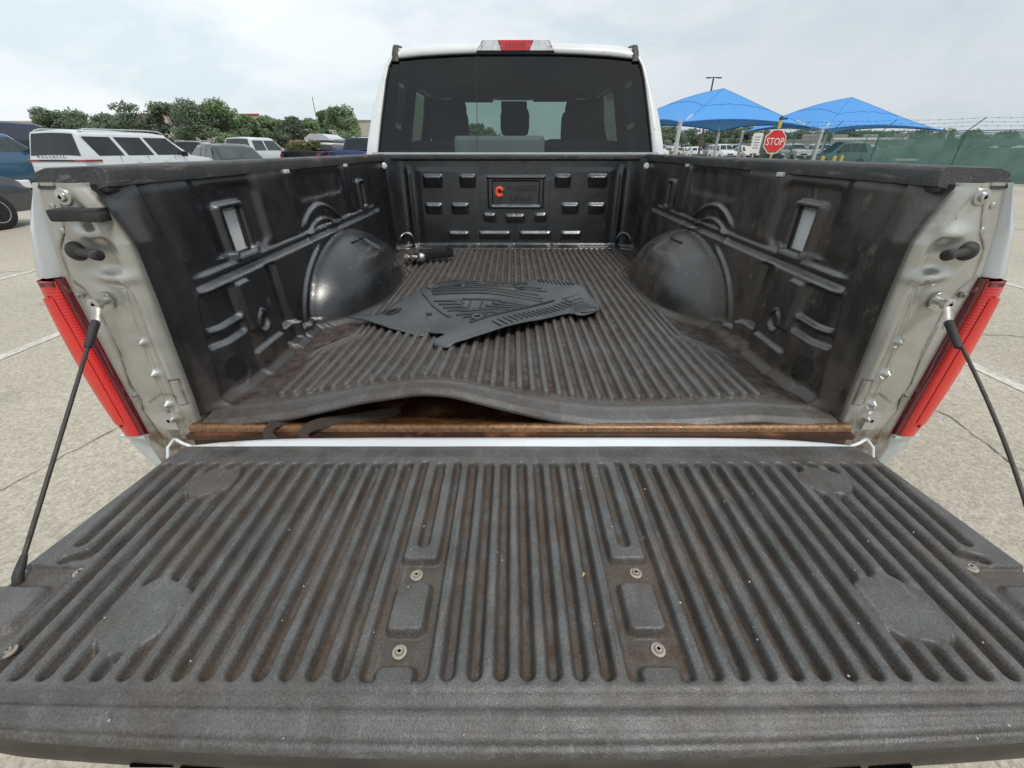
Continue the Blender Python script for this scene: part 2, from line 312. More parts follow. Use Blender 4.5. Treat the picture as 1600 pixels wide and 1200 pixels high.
# --- bed sides: rear jamb panel, outer skin, lights
zz = [1.378, 1.338, 1.276, 1.15, 1.04, .93, .847, .70]
xin = [-.799, -.780, -.763, -.768, -.776, -.782, -.79, -.80]
def xR(z): return np.interp(z, zz[::-1], xin[::-1])
def xL(z): return np.interp(z, [.70, .755, .80, 1.208, 1.3, 1.38], [-.955, -.962, -.953, -.953, -.93, -.903])
seamL = [(-.872, 1.385), (-.878, 1.344), (-.900, 1.295), (-.926, 1.263), (-.936, 1.205), (-.919, 1.185), (-.911, 1.15), (-.913, 1.04), (-.930, .95), (-.920, .913), (-.930, .879), (-.912, .78)]
def bedside(sg):
    nu, nz = 150, 330
    u = np.linspace(0, 1, nu)[None, :]; z = np.linspace(.70, 1.385, nz)[:, None]
    a, b = xL(z), xR(z); X = a + (b - a) * u; Z = z + 0 * u; ux = X
    Y = .12 + 0 * X
    D = -.010 * (1 - ss(b - X, 0, .05)) * 0
    # rolled inner edge
    t = np.clip(1 - (b - X) / .022, 0, 1); Y += .035 * t ** 2.2
    Y -= .012 * np.exp(-((b - X - .035) / .016) ** 2) * ss(Z, .8, .95)
    # raised inner panel left of seam
    sd_ = pdist(X, Z, seamL); sx = np.interp(Z, [p[1] for p in seamL][::-1], [p[0] for p in seamL][::-1])
    inner = ss(X - sx, -.002, .004); Y -= .006 * inner
    Y += .006 * np.exp(-(sd_ / .0022) ** 2)
    # pressed bumps
    def bump(cx, cz, rx, rz, h, p=2): return h * np.exp(-(np.abs((X - cx) / rx) ** p + np.abs((Z - cz) / rz) ** p))
    Y -= bump(-.838, 1.295, .028, .014, .014) + bump(-.835, 1.21, .034, .012, .016) + bump(-.872, 1.163, .022, .03, .004, 4)
    Y += bump(-.835, 1.235, .03, .012, .004)
    for cz, cx in ((1.065, -.842), (.985, -.848), (.902, -.852), (.86, -.858)): Y -= bump(cx, cz, .010, .0085, .014)
    rd = pdist(X, Z, [(-.815, 1.2), (-.83, 1.13), (-.85, .98), (-.856, .8)]); Y -= .005 * np.exp(-(rd / .006) ** 2)
    Y += .003 * np.exp(-(pdist(X, Z, [(-.82, .97), (-.80, .97), (-.805, .90), (-.828, .90), (-.82, .97)]) / .0016) ** 2)
    Y += .003 * np.exp(-(pdist(X, Z, [(-.935, 1.09), (-.928, 1.12), (-.92, 1.10), (-.925, .93), (-.935, .9)]) / .002) ** 2)
    dirt = np.clip(np.exp(-(sd_ / .006) ** 2) * 1.0 + .9 * np.exp(-(np.maximum(Z - .80, 0) / .06)) * fbm(X, Z, 18, 3) + .8 * np.exp(-((b - X) / .012) ** 2) * fbm(X, Z, 10, 5) * ss(-Z, -1.1, -.8)
                   + .55 * ss(fbm(X, Z, 9, 8), .45, .75) + np.exp(-(pdist(X, Z, [(-.82, .97), (-.80, .97), (-.805, .90), (-.828, .90), (-.82, .97)]) / .003) ** 2)
                   + .8 * np.exp(-(pdist(X, Z, [(-.90, .905), (-.86, .93), (-.82, .925)]) / .003) ** 2), 0, 1)
    grid('rear_jamb', sg * -X, Y, Z, m_silver, truck, {'dirt': dirt}, flip=sg > 0)
    # outer skin: rear return + outside wall of the box
    zs = np.array([1.385, 1.34, 1.30, 1.218, 1.206, 1.0, .80, .755, .70, .55]); xo = np.array([-.915, -.950, -.978, -1.016, -1.02, -1.035, -1.025, -1.012, -.985, -.97])
    prof_y = [(0, .132), (.4, .112), (.8, .120), (1, .145), (1, .4), (1, 1.0), (1, 2.12)]
    zf = np.linspace(.55, 1.385, 90); xof = np.interp(zf, zs[::-1], xo[::-1]); xif = xL(np.clip(zf, .7, 1.4))
    V = [[(sg * -(xi + (xe - xi) * t), y + (0.0), zq) for t, y in prof_y] for zq, xe, xi in zip(zf, xof, xif)]
    A = np.array(V); keep = np.ones((len(zf) - 1, len(prof_y) - 1), bool)
    zc = (zf[1:] + zf[:-1]) / 2; keep[(zc > .805) & (zc < 1.208), :4] = False
    # wheel arch opening in the outer skin is left to the dark arch liner part below
    grid('outer_skin', A[..., 0], A[..., 1], A[..., 2], m_body, truck, keep=keep, flip=sg > 0)
    # tail light: curved housing with lens
    def strip(name, prof, mat, z0, z1, par, nzz=20):
        zq = np.linspace(z0, z1, nzz)[:, None]; P = np.array(prof)
        bow = .012 * np.sin((zq - .8) / .41 * pi)
        X = P[None, :, 0] + 0 * zq; X = X - bow * (P[None, :, 0] < -.98); Y = P[None, :, 1] + 0 * zq - (.0003 * np.sin(zq * 900) if name == 'red_lens' else 0) * (P[None, :, 0] < -.965); Z = zq + 0 * X
        return grid(name, sg * -X, Y, Z, mat, par, flip=sg > 0)
    tl = strip('tail_light', [(-.948, .125), (-.951, .112), (-.955, .108), (-.959, .107), (-.960, .115)], m_lensdk, .806, 1.207, truck)
    strip('red_lens', [(-.959, .115), (-.960, .105), (-.970, .100), (-.990, .101), (-1.000, .110), (-1.007, .132), (-1.011, .20), (-1.010, .33)], m_lens, .812, 1.203, tl, 420)
    strip('lens_core', [(-.975, .0985), (-.978, .0965), (-.990, .0965), (-.993, .0985)], m_lensrib, .85, 1.17, tl, 30)
    for z0, z1 in ((1.13, 1.165), (.875, .90), (.835, .85)):
        strip('clear_lens_block', [(-.984, .0985), (-.991, .0998), (-1.0015, .1085), (-1.0085, .131), (-1.0125, .19)], m_clear if z0 > 1 else m_lensrib, z0, z1, tl, 4)
    MB().box((sg * .976, .104, 1.197), (.030, .008, .012), None, .003).build('lens_top_band', m_lensdk, tl)
    MB().prism([(sg * .950, .800), (sg * 1.012, .803), (sg * 1.012, .810), (sg * .95, .809)], 1, .105, .3).build('light_base_edge', m_body, truck)
    # bolts
    def bolt(x, y, z, r, mat=m_steel, ax=(0, -1, 0)):
        q = MB(); q.lathe((x, y, z), ax, [(-.004, r), (.002, r), (.004, r * .9), (.0045, r * .55), (.009, r * .5), (.010, r * .42), (.010, r * .2), (.006, r * .18)], 18)
        return q.build('bolt', mat, truck, 40)
    bolt(-sg * -.862 * -1 if 0 else sg * .862, .114, 1.361, .016); bolt(sg * .932, .117, 1.172, .008, m_dullsteel); bolt(sg * .926, .117, .925, .008, m_dullsteel)
    bolt(sg * .868, .114, .855, .011, m_dullsteel)
    q = MB(); q.prism([(sg * .852, .83), (sg * .884, .83), (sg * .886, .875), (sg * .868, .885), (sg * .852, .872)], 1, .104, .113); q.build('hinge_bracket', m_silver, truck)
    for x, z in ((.888, 1.345), (.893, 1.30), (.896, 1.26)):
        MB().lathe((sg * (x + .012), .119, z), (0, -1, 0), [(0, .006), (.0012, .005), (.0004, .003), (.0004, .001)], 12).build('spot_weld', m_silver, truck, 60)
    # striker post
    q = MB(); q.lathe((sg * .889, .115, 1.262), (-sg * .30, -.95, .0), [(-.01, .0175), (.004, .019), (.010, .016), (.016, .011), (.018, .004)], 20)
    q.lathe((sg * .889, .110, 1.262), (-sg * .90, -.42, .0), [(0, .0085), (.068, .0072), (.070, .0105), (.084, .0105), (.086, .008), (.086, .004), (.080, .0035)], 18)
    q.build('striker_post', m_rubber, truck, 45)
    # tailgate cable
    top = Vector((sg * .872, .10, 1.163)); end = Vector((sg * (.776 if sg < 0 else .796), -.332, .872))
    q = MB(); q.lathe(top + Vector((sg * .004, .004, -.002)), (0, -1, 0), [(0, .020), (.004, .020), (.004, .014)], 20); q.lathe(top, (0, -1, 0), [(0, .008), (.016, .008), (.016, .0125), (.026, .0125), (.027, .009), (.027, .004), (.023, .004)], 18)
    cab_ = q.build('cable_anchor', m_steel, truck, 40)
    d = (end - top).normalized(); p1 = top + Vector((0, -.018, -.012)) + d * .035; p2 = p1 + d * .055
    q = MB(); q.tube([top + Vector((0, -.018, .004)), p1], [.010, .008], 8, flat=.35); q.build('cable_eye', m_dullsteel, cab_, 40)
    cbl = MB()
    sag = .0 if sg < 0 else .028
    pts = []
    for i in range(31):
        t = i / 30; p = p1.lerp(end, t); p = p + Vector((sg * sag * 4 * t * (1 - t) * .9, 0, 0)) + Vector((0, 0, -sag * .3 * 4 * t * (1 - t))); pts.append(p)
    cbl.tube(pts, .0034, 10); cbo = cbl.build('tailgate_cable', m_cord, truck, 60)
    MB().tube([p1 - d * .004, p1 + d * .03, p2, p2 + d * .004], [.0078, .0075, .0066, .005], 12).build('cable_sleeve', m_rubber, cbo, 40)
    MB().tube([end - d * .03, end - d * .012, end, end + Vector((0, -.006, -.012))], [.0042, .0062, .0068, .0068], 10).build('cable_end_cap', m_rubber, cbo, 40)
bedside(-1); bedside(1)
# left-only rubber bump stop, right-only punched hole and stamp
q = MB(); q.box((-.835, .100, 1.332), (.088, .034, .022), (0, R(0), R(6)), .005); q.box((-.80, .095, 1.328), (.03, .03, .016), (0, 0, R(6)), .004); q.build('bump_stop', m_rubber, truck, 50)
MB().lathe((.853, .116, 1.325), (0, -1, 0), [(0, .0052), (.001, .0052)], 14).build('punched_hole', m_dark, truck)
q = MB()
for i, (x, z, ww) in enumerate([(.812, 1.327, .008), (.823, 1.322, .009), (.818, 1.333, .006), (.828, 1.334, .007), (.808, 1.318, .006), (.833, 1.324, .005)]): q.box((x, .1125, z), (ww, .002, .003), (0, R(20 + 30 * (i % 3)), 0))
q.build('stamped_mark', m_dullsteel, truck)
# bed metal, sill
MB().box((0, 1.08, .838), (1.60, 2.04, .012)).build('bed_floor', m_bedmetal, truck)
for x, y, r in ((-.10, .30, .05), (-.20, .30, .045), (-.33, .2, .02), (.02, .32, .04)): MB().lathe((x, y, .843), (0, 0, 1), [(0, r), (.004, r * .9), (.007, r * .6), (.008, .002)], 20).build('floor_embossing', m_bedmetal, truck, 60)
sy = np.array([[.14, .846], [.105, .852], [.092, .857], [.082, .857], [.076, .851], [.075, .80], [.03, .795]])
xs = np.linspace(-.80, .80, 120)
grid('bed_sill', xs[:, None] + 0 * sy[None, :, 0], sy[None, :, 0] + 0 * xs[:, None], sy[None, :, 1] + .0015 * fbm(xs, xs * 0, 9, 4)[:, None], m_rust, truck, {'edge': np.array([0, 0, .12, .8, .6, .0, 0])[None, :] * (.05 + .95 * fbm(xs * 1, xs * 0, 6, 9))[:, None]}, flip=True)
MB().box((0, 2.125, 1.12), (1.72, .03, .60)).build('bed_headboard', m_body, truck)
# rail caps
def rail(sg):
    P = [(-.771, 1.378), (-.7715, 1.402), (-.776, 1.409), (-.79, 1.412), (-.915, 1.409), (-.935, 1.402), (-.940, 1.378), (-.925, 1.372), (-.79, 1.372)]
    ys = [.118, .122, .135, .16, .22, .30] + [.30 + .09 * i for i in range(1, 20)] + [2.06]
    V = []
    for i, y in enumerate(ys):
        k = 1.0 if i > 2 else (.93, .97, .99)[i]
        V.append([(sg * -(-.855 + (x + .855) * k + .020 * max(0, (.40 - y) / .28) ** 1.2 * ss(-x, .80, .92) * (1 + 6 * (z - 1.39))), y + .012 * (z - 1.372) / .04 * (i < 4), 1.39 + (z - 1.39) * k) for x, z in P + [P[0]]])
    A = np.array(V)
    o = grid('rail_cap', A[..., 0], A[..., 1], A[..., 2], m_cap, truck, flip=sg < 0, smooth=False)
    q = MB(); q.add([tuple(A[0, j]) for j in range(9)], [list(range(9))]); q.build('rail_cap_end', m_cap, o)
    # lower skirt of the end of the cap over the jamb
    MB().box((sg * .842, .135, 1.374), (.125, .030, .014), None, .005).build('rail_cap_skirt', m_cap, o)
    for y in (.80, 1.36) if sg < 0 else (.62, 1.36):
        MB().box((sg * .768, y, 1.374), (.012, .03, .012), (0, 0, 0), .003).build('paint_chip_tab', m_cabp, o)
rail(-1); rail(1)
q = MB(); q.box((0, 2.09, 1.392), (1.585, .055, .030), (R(-8), 0, 0), .008); q.build('front_rail_cap', m_cap, truck, 60)
for s in (-1, 1):
    MB().box((s * .79, 2.05, 1.395), (.02, .05, .03), (0, 0, 0), .005).build('corner_gap', m_cabp, truck)
    MB().lathe((s * .765, 1.985, 1.352), (-s * .45, -1, .2), [(0, .017), (.004, .016), (.006, .009)], 16).build('corner_screw', m_steel, truck, 50)

# --- tailgate
tg = MB()
ye = lambda x: .019 * (x / .62) ** 2 + .03 * np.clip((abs(x) - .60) / .2, 0, 1) ** 2
pr = np.array([(-.0, .842), (-.002, .856), (-.01, .862), (-.02, .862)])
body = MB(); body.box((0, -.262, .822), (1.50, .47, .044), None, .008); tail = body.build('tailgate', m_body, truck, 50)
# pale painted inner edge at the hinge
xs = np.linspace(-.745, .745, 140); wv = .006 * (1 - (np.abs(xs) / .745) ** 6)
P = np.array([(.040, .835), (.042, .848), (.038, .8545), (.026, .8560), (-.014, .8560)])
grid('painted_hinge_edge', xs[:, None] + 0 * P[None, :, 0], P[None, :, 0] * ((.25 + .75 * (wv / .006))[:, None]) + .001 * fbm(xs, xs, 7, 2)[:, None], P[None, :, 1] + 0 * xs[:, None], m_whitestrip, tail, flip=True)
for s in (-1, 1):
    MB().tube([(s * .742, .004, .855), (s * .765, .010, .860), (s * .785, .02, .862), (s * .80, .035, .852), (s * .82, .05, .842), (s * .835, .04, .825), (s * .838, .03, .80)], .0035, 8).build('hinge_wire', m_whitestrip, tail, 60)
# liner heightfield
PT = .0335
def tg_h(x, y):
    k = np.round(x / PT); xk = k * PT; ak = np.abs(k)
    y0 = np.where(ak > 0, -.072, -.072); y1 = -.468 + 0 * x
    y1 = np.where(ak == 22, -.270, y1); y1 = np.where(ak == 21, -.292, y1)
    gw = .0088
    # capsule groove with square-ish ends
    dy = np.maximum(y - y0 + .004, y1 + .004 - y); dx = np.abs(x - xk)
    d = np.where(dy > 0, np.hypot(dx * 1.0, dy), dx)
    g = 1 - ss(d, gw - .0040, gw + .0025); g = np.where(ak > 22, 0, g)
    # hook bars at the end of column 21
    ax = np.abs(x)
    g = np.maximum(g, 1 - ss(pdist(ax, y, [(21 * PT, -.288), (21.9 * PT, -.300)]), .004, .011))
    # low pockets round the centre screws
    cx = 5 * PT; lo = rbox(ax, y, cx - .042, cx + .042, -.50, -.255, .012, .007)
    lo = np.where(y > -.29, np.maximum(g, 0), lo)
    bar = rbox(ax, y, cx - .029, cx + .029, -.300, -.02, .008, .007) ; inner = 1 - ss(np.where(y < -.266, np.hypot(ax - cx, y + .266), np.where(y > -.078, np.hypot(ax - cx, y + .078), np.abs(ax - cx))), gw - .0045, gw + .003)
    col_ = rbox(ax, y, cx - .042, cx + .042, -.52, -.072, .01, .007)
    p = 1 - bar * (1 - inner)
    pad1 = rbox(ax, y, cx - .026, cx + .026, -.413, -.338, .010, .008); pad2 = rbox(ax, y, cx - .025, cx + .025, -.52, -.455, .010, .008)
    p = p * (1 - pad1) * (1 - pad2)
    w_ = band(ax, cx - .042, cx + .042, .006) * (y < -.06) * (y > -.475)
    G = np.where(w_ > .5, p * rbox(ax, y, cx - .042, cx + .042, -.474, -.064, .01, .007), g)
    # corner screw seats and side pads (column 21..23 region)
    sb = rbox(ax, y, 20.6 * PT, 24.5 * PT, -.475, -.312, .012, .008); pad3 = rbox(ax, y, .712, .80, -.415, -.345, .014, .009)
    G = np.where(sb > .5, sb * .55 * (1 - pad3) * 1.0, G)
    # worn, smooth, roundish patches
    rel = 0
    for (px, py, rx, ry, sd) in ((-.612, -.120, .050, .044, 1), (-.545, -.385, .052, .060, 2), (.600, -.118, .050, .040, 3), (.545, -.375, .055, .058, 4)):
        rr = np.hypot((x - px) / rx, (y - py) / ry) * (1 + .18 * (vnoise(x * 30, y * 30, 1, sd) - .5) + .06 * np.sin(np.arctan2(y - py, x - px) * 5 + sd)); q = 1 - ss(rr, .88, 1.06)
        G = G * (1 - q); rel = rel + q
    return G, rel
yy = np.concatenate([np.linspace(-.008, -.475, 235)]); xx = np.linspace(-1, 1, 720)
def Wd(y): return np.interp(y, [-.6, -.336, -.012], [.815, .800, .757])
Yg = yy[:, None] + 0 * xx[None, :]; Xg = xx[None, :] * Wd(yy)[:, None]
G, rel = tg_h(Xg, Yg)
lump = .0012 * (fbm(Xg, Yg, 9, 21) - .5)
edge = 1 - np.abs(xx[None, :]) ; er = np.clip(1 - edge / .018, 0, 1)
corner = np.clip((np.abs(Xg) - .735) / .03, 0, 1) ** 1.5 * ss(Yg, -.05, -.008)
ys_shift = -.020 * corner
crown = -.0016 * np.cos(2 * pi * Xg / PT) * band(Yg, -.47, -.075, .02) * (np.abs(Xg) < .72) * (1 - rel) * (np.abs(np.abs(Xg) - 5 * PT) > .05)
Zg = .870 + crown - .0155 * G + lump - .022 * er ** 2 - .004 * np.clip((Yg + .05) / .03, 0, 1) - .0012 * rel
dirt = np.clip(G * (.35 + .9 * fbm(Xg, Yg, 7, 31)) + .25 * G * ss(-Yg, .43, .465) + .75 * rel * fbm(Xg, Yg, 12, 3) * (Xg < 0) * (Yg > -.2), 0, 1)
# lip over the end of the tailgate
lip = [(-.480, .8700), (-.487, .8675), (-.494, .856), (-.500, .8590), (-.506, .8610), (-.511, .8590), (-.516, .8550), (-.521, .8552), (-.526, .8535), (-.5295, .8500), (-.5300, .8465), (-.5335, .8465), (-.5375, .8440), (-.5400, .8360)]
Yl = []; Zl = []; Xl = []; Dl = []
for i, (a, b) in enumerate(lip):
    t = (i + 1) / len(lip); xw = xx * Wd(-.478) * (1 - .03 * t)
    Xl.append(xw); Yl.append(a + ye(xw) * min(1, t * 1.1)); Zl.append(b + .001 * (fbm(xw, xw * 0 + i * .02, 14, 5) - .5) - .02 * np.clip(1 - edge[0] / .018, 0, 1) ** 2); Dl.append(.35 * fbm(xw, xw * 0 + a, 16, 9))
X = np.vstack([Xg, Xl]); Y = np.vstack([Yg + ys_shift, Yl]); Z = np.vstack([Zg, Zl]); D = np.vstack([dirt, Dl])
tl = grid('tailgate_liner', X, Y, Z, m_tgl, tail, {'dirt': D}, flip=True)
# end cap moulding below the liner lip, with slots
cap = [(-.5395, .836), (-.5435, .833), (-.5462, .826), (-.5465, .812), (-.544, .800), (-.53, .795)]
Xc = np.array([xx[::6] * Wd(-.478) * .965 for _ in cap]); Yc = np.array([a + ye(xx[::6] * .79) for a, b in cap]); Zc = np.array([b + 0 * xx[::6] for a, b in cap])
grid('tailgate_top_moulding', Xc, Yc, Zc, m_sooty, tail, flip=True)
for sx in (-.44, -.38, .30, .36, .42):
    MB().box((sx, -.5468 + float(ye(sx)), .815), (.05, .003, .004), (0, 0, R(0)), .0005).build('moulding_slot', m_dark, tail)
def screw(x, y, z):
    q = MB(); q.lathe((x, y, z - .001), (0, 0, 1), [(0, .0098), (.0022, .0095), (.0028, .0065), (.0022, .0060), (.0030, .0055), (.0052, .0045), (.0052, .0022), (.0035, .002)], 20)
    return q.build('liner_screw', m_screw, tail, 50)
for x, y, z in ((-.170, -.320, .856), (.176, -.316, .856), (-.170, -.434, .856), (.176, -.431, .856), (-.692, -.322, .866), (.703, -.313, .866), (-.682, -.438, .866), (.69, -.436, .866)): screw(x, y, z)

# --- cab
def yl(z): return 2.2 + .41 * (z - 1.41)
OUT = [(0, 2.001), (.25, 2.0), (.405, 1.996), (.56, 1.991), (.636, 1.986), (.70, 1.970), (.757, 1.936), (.80, 1.87), (.832, 1.785), (.868, 1.69), (.898, 1.60), (.925, 1.48), (.938, 1.40), (.945, 1.2), (.945, .9), (.93, .55)]
INN = [(0, 1.936), (.25, 1.935), (.405, 1.930), (.56, 1.922), (.66, 1.913), (.71, 1.909), (.745, 1.90), (.762, 1.87), (.782, 1.80), (.800, 1.70), (.815, 1.62), (.835, 1.50), (.850, 1.40), (.852, 1.2), (.85, .9), (.85, .55)]
fullo = [(-a, b) for a, b in OUT[::-1]] + OUT[1:]; fulli = [(-a, b) for a, b in INN[::-1]] + INN[1:]
def yr(z): return yl(max(z, 1.38))
ring = lambda pts, f: [(a, f(a, b), b) for a, b in pts]
rows = [ring(fulli, lambda a, b: yr(b) + .02), ring(fulli, lambda a, b: yr(b) - .004),
        ring([(i[0] * .5 + o[0] * .5, i[1] * .5 + o[1] * .5) for i, o in zip(fulli, fullo)], lambda a, b: yr(b) - .008),
        ring([(i[0] * .12 + o[0] * .88, i[1] * .12 + o[1] * .88) for i, o in zip(fulli, fullo)], lambda a, b: yr(b) + .010), ring(fullo, lambda a, b: yr(b) + .045)]
A = np.array(rows); grid('cab_back_frame', A[..., 0], A[..., 1], A[..., 2], m_cabp, truck, flip=False)
# roof and sides swept forward; side windows left open between pillars
ysw = [2.30, 2.62, 3.12, 3.20, 3.75, 3.95, 4.35]
def sect(y, top=0):
    P = []
    for a, b in fullo:
        yb = max(y, yr(b) + .045); s = 1 - .012 * (yb - 2.3); zt = b
        if b > 1.7: zt = b - .05 * max(0, (yb - 3.6)) ** 1.5
        P.append((a * s, yb, zt))
    return P
A = np.array([sect(y) for y in [2.2] + ysw]); keep = np.ones((A.shape[0] - 1, A.shape[1] - 1), bool)
nn = len(fullo)
for i in range(A.shape[0] - 1):
    ym = (([2.2] + ysw)[i] + ([2.2] + ysw)[i + 1]) / 2
    for j in range(nn - 1):
        zm = (fullo[j][1] + fullo[j + 1][1]) / 2
        if 1.42 < zm < 1.85 and (2.62 < ym < 3.12 or 3.2 < ym < 3.95): keep[i, j] = False
grid('cab_shell', A[..., 0], A[..., 1], A[..., 2], m_cabp, truck, keep=keep)
A2 = A * np.array([.985, 1, .993]); grid('cab_headliner', A2[..., 0], A2[..., 1], A2[..., 2], m_seat, truck, keep=keep)
for s in (-1, 1):
    for y0, y1 in ((2.62, 3.12), (3.20, 3.95)):
        MB().quad((s * .905, y0, 1.42), (s * .895, y1, 1.42), (s * .80, y1, 1.86), (s * .80, y0, 1.86)).build('side_window', g_side, truck)
        MB().tube([(s * .893, y0, 1.41), (s * .885, y1, 1.41), (s * .79, y1, 1.87), (s * .79, y0, 1.87), (s * .893, y0, 1.41)], .032, 8).build('window_seal', m_trim, truck)
MB().quad((-.74, 4.42, 1.90), (.74, 4.42, 1.90), (.80, 4.95, 1.36), (-.80, 4.95, 1.36)).build('windshield', g_wind, truck)
for s in (-1, 1): MB().tube([(s * .77, 4.36, 1.92), (s * .83, 4.95, 1.34)], .045, 8).build('windshield_pillar', m_cabp, truck)
MB().box((0, 4.37, 1.915), (1.56, .22, .075)).build('roof_header', m_trim, truck)
MB().box((0, 4.80, 1.30), (1.62, .5, .12), None, .03).build('dashboard', m_seat, truck)
MB().box((0, 5.6, 1.05), (1.75, 1.5, .45), None, .1).build('hood', m_cabp, truck)
MB().box((0, 3.3, .62), (1.8, 2.3, .2)).build('cab_floor', m_seat, truck)
# rear glass panes (fixed left pane, sliding right portion split by a thin line)
gi = [p for p in INN if p[1] >= 1.40]; gp = [(-a, b) for a, b in gi[::-1]] + gi[1:]
q = MB(); q.add([(a * .998, yr(b) + .004, b) for a, b in gp], [list(range(len(gp)))]); rg = q.build('rear_window', g_rear, truck)
MB().tube([(-.233, yr(1.93) - .001, 1.93), (-.236, yr(1.40) - .001, 1.40)], .0022, 6).build('glass_split', m_trim, rg)
q = MB(); q.tube([(a * 1.0, yr(b) - .006, b) for a, b in gp], .0045, 6); q.build('glass_seal', m_trim, rg)
for s in (-1, 1):
    q = MB(); q.tube([(s * .725, yl(1.905) - .012, 1.895), (s * .724, yl(1.95) - .006, 1.945), (s * .722, yl(1.975) + .01, 1.978), (s * .72, 2.55, 1.99)], [.020, .020, .018, .016], 8, flat=.35); q.build('roof_ditch_cap', m_sooty, truck, 50)
# seats
def roundbox(name, c, d, bev, mat=m_seat, rot=None): return MB().box(c, d, rot, bev).build(name, mat, truck, 60)
roundbox('rear_seat', (0, 2.58, 1.18), (1.46, .16, .62), .05, rot=(R(-12), 0, 0))
for x, z, wd, hh in ((0, 1.60, .20, .17), (.46, 1.565, .27, .20), (-.46, 1.565, .27, .20)): roundbox('headrest', (x, 2.68, z), (wd, .11, hh), .045)
for x in (-.42, .44):
    roundbox('front_seat', (x * 1.2, 3.55, 1.16), (.54, .16, .72), .07, rot=(R(-12), 0, 0)); roundbox('front_headrest', (x * 1.36, 3.62, 1.68), (.30, .12, .26), .055)
roundbox('rear_view_mirror', (0, 4.28, 1.815), (.26, .04, .075), .012); roundbox('sun_visor_left', (-.42, 4.25, 1.89), (.42, .03, .10), .01).name = 'sun_visor'
roundbox('sun_visor', (.40, 4.25, 1.89), (.42, .03, .09), .01); roundbox('overhead_console', (0, 4.12, 1.90), (.34, .5, .07), .02)
gp_ = roundbox('reflection_panel', (-.10, 2.30, 1.395), (.575, .06, .23), .028, m_grey); gp_['label'] = 'added pale grey panel standing in for a reflection in the rear glass'  # added panel in place of the reflection low in the rear glass
for x in (-.33, -.19, .02, .13): MB().lathe((x, 2.283, 1.482), (0, -1, 0), [(0, .009), (.006, .007)], 10).build('reflected_dot', m_dark, gp_)  # dark dots of that reflection, added as solids
MB().tube([(-.098, 2.281, 1.49), (-.098, 2.281, 1.44)], .002, 6).build('reflected_drop', m_dark, gp_); MB().lathe((-.098, 2.281, 1.43), (0, 0, 1), [(-.02, .003), (-.012, .012), (0, .010), (.018, .002)], 10).build('reflected_drop', m_dark, gp_, 60)  # drop-shaped dark mark of the same reflection, added as solids
# third brake light
bl = MB(); bl.prism([(-.236, 1.942), (.236, 1.942), (.200, 1.998), (-.196, 1.998)], 1, 2.405, 2.47); blo = bl.build('high_brake_light', m_trim, truck)
def lensq(name, pts, m, y=2.396):
    q = MB(); q.prism(pts, 1, y, 2.41); return q.build(name, m, blo, 30)
lensq('red_brake_lens', [(-.080, 1.950), (.080, 1.950), (.102, 1.998), (-.100, 1.998)], m_lens)
lensq('clear_cargo_lens', [(-.228, 1.950), (-.084, 1.950), (-.105, 1.996), (-.190, 1.996)], m_clear, 2.398); lensq('clear_cargo_lens', [(.228, 1.950), (.084, 1.950), (.107, 1.996), (.195, 1.996)], m_clear, 2.398)
for x in (-.20, .21, -.088, .088): MB().lathe((x, 2.393, 1.968), (0, -1, 0), [(0, .005), (.002, .004)], 10).build('lens_screw', m_dullsteel, blo)
q = MB()
for k in range(9): q.box((-.056 + k * .014, 2.394, 1.972), (.003, .003, .032))
q.build('brake_lens_fluting', m_lensdk, blo)
# wheels, bumper, frame (out of sight from here)
for s in (-1, 1):
    for y in (1.13, 4.9):
        wv_ = MB().lathe((s * .97, y, .40), (-s, 0, 0), [(0, .26), (0, .36), (.03, .40), (.22, .40), (.25, .36), (.25, .2)], 32).build('wheel', m_tyre, truck, 40)
        MB().lathe((s * .975, y, .40), (-s, 0, 0), [(0, .06), (.01, .25), (.03, .26)], 24).build('rim', m_rim, wv_, 40)
        MB().lathe((s * 1.042 if y < 2 else s * .95, y, .46), (-s, 0, 0), [(0, .01), (0, .47), (.06, .47)], 32).build('wheel_arch', m_dark, truck, 40)
MB().box((0, .06, .58), (1.86, .14, .20), None, .03).build('rear_bumper', m_chrome, truck, 50)
MB().box((0, 2.6, .58), (1.0, 5.0, .18)).build('chassis', m_dark, truck)

# ------------------------------------------------------------------ bed liner (lifts out of the bed)
liner = thing('bed_liner', 'black moulded plastic bed liner with a ribbed floor whose rear edge buckles upwards', 'bed liner', (0, 1.0, .865))
# floor
liftx = [-.80, -.75, -.56, -.38, -.235, -.165, -.035, .09, .22, .40, .58, .70, .80]; liftz = [0, 0, .027, .074, .099, .094, .054, .020, 0, .004, .018, .006, 0]
xf = np.linspace(-.776, .776, 620); lf = np.interp(xf, liftx, liftz); kern = np.exp(-np.linspace(-2, 2, 41) ** 2); kern /= kern.sum(); lf = np.convolve(np.pad(lf, 20, mode='edge'), kern, 'valid')
yf = np.concatenate([np.linspace(.088, .26, 70), np.linspace(.264, 2.10, 340)])
XF = xf[None, :] + 0 * yf[:, None]; YF = yf[:, None] + 0 * xf[None, :]
def Wf(y): return np.interp(y, [0, .40, .60, 1.43, 1.58, 2.2], [.705, .690, .572, .572, .655, .665])
W_ = Wf(YF); ax = np.abs(XF)
pf = .0346; kk = np.round(XF / pf); dxr = np.abs(XF - kk * pf)
end = .185 + .002 * np.sin(kk * 7)
dyr = np.maximum(end + .008 - YF, 0); dr = np.hypot(dxr, dyr); ribm = (1 - ss(dr, .0055, .0115)) * (np.abs(kk * pf) < W_ - .045)
inside = ss(W_ - .038 - ax, 0, .008); ribm = ribm * inside * (1 - ss(YF, 2.055, 2.065))
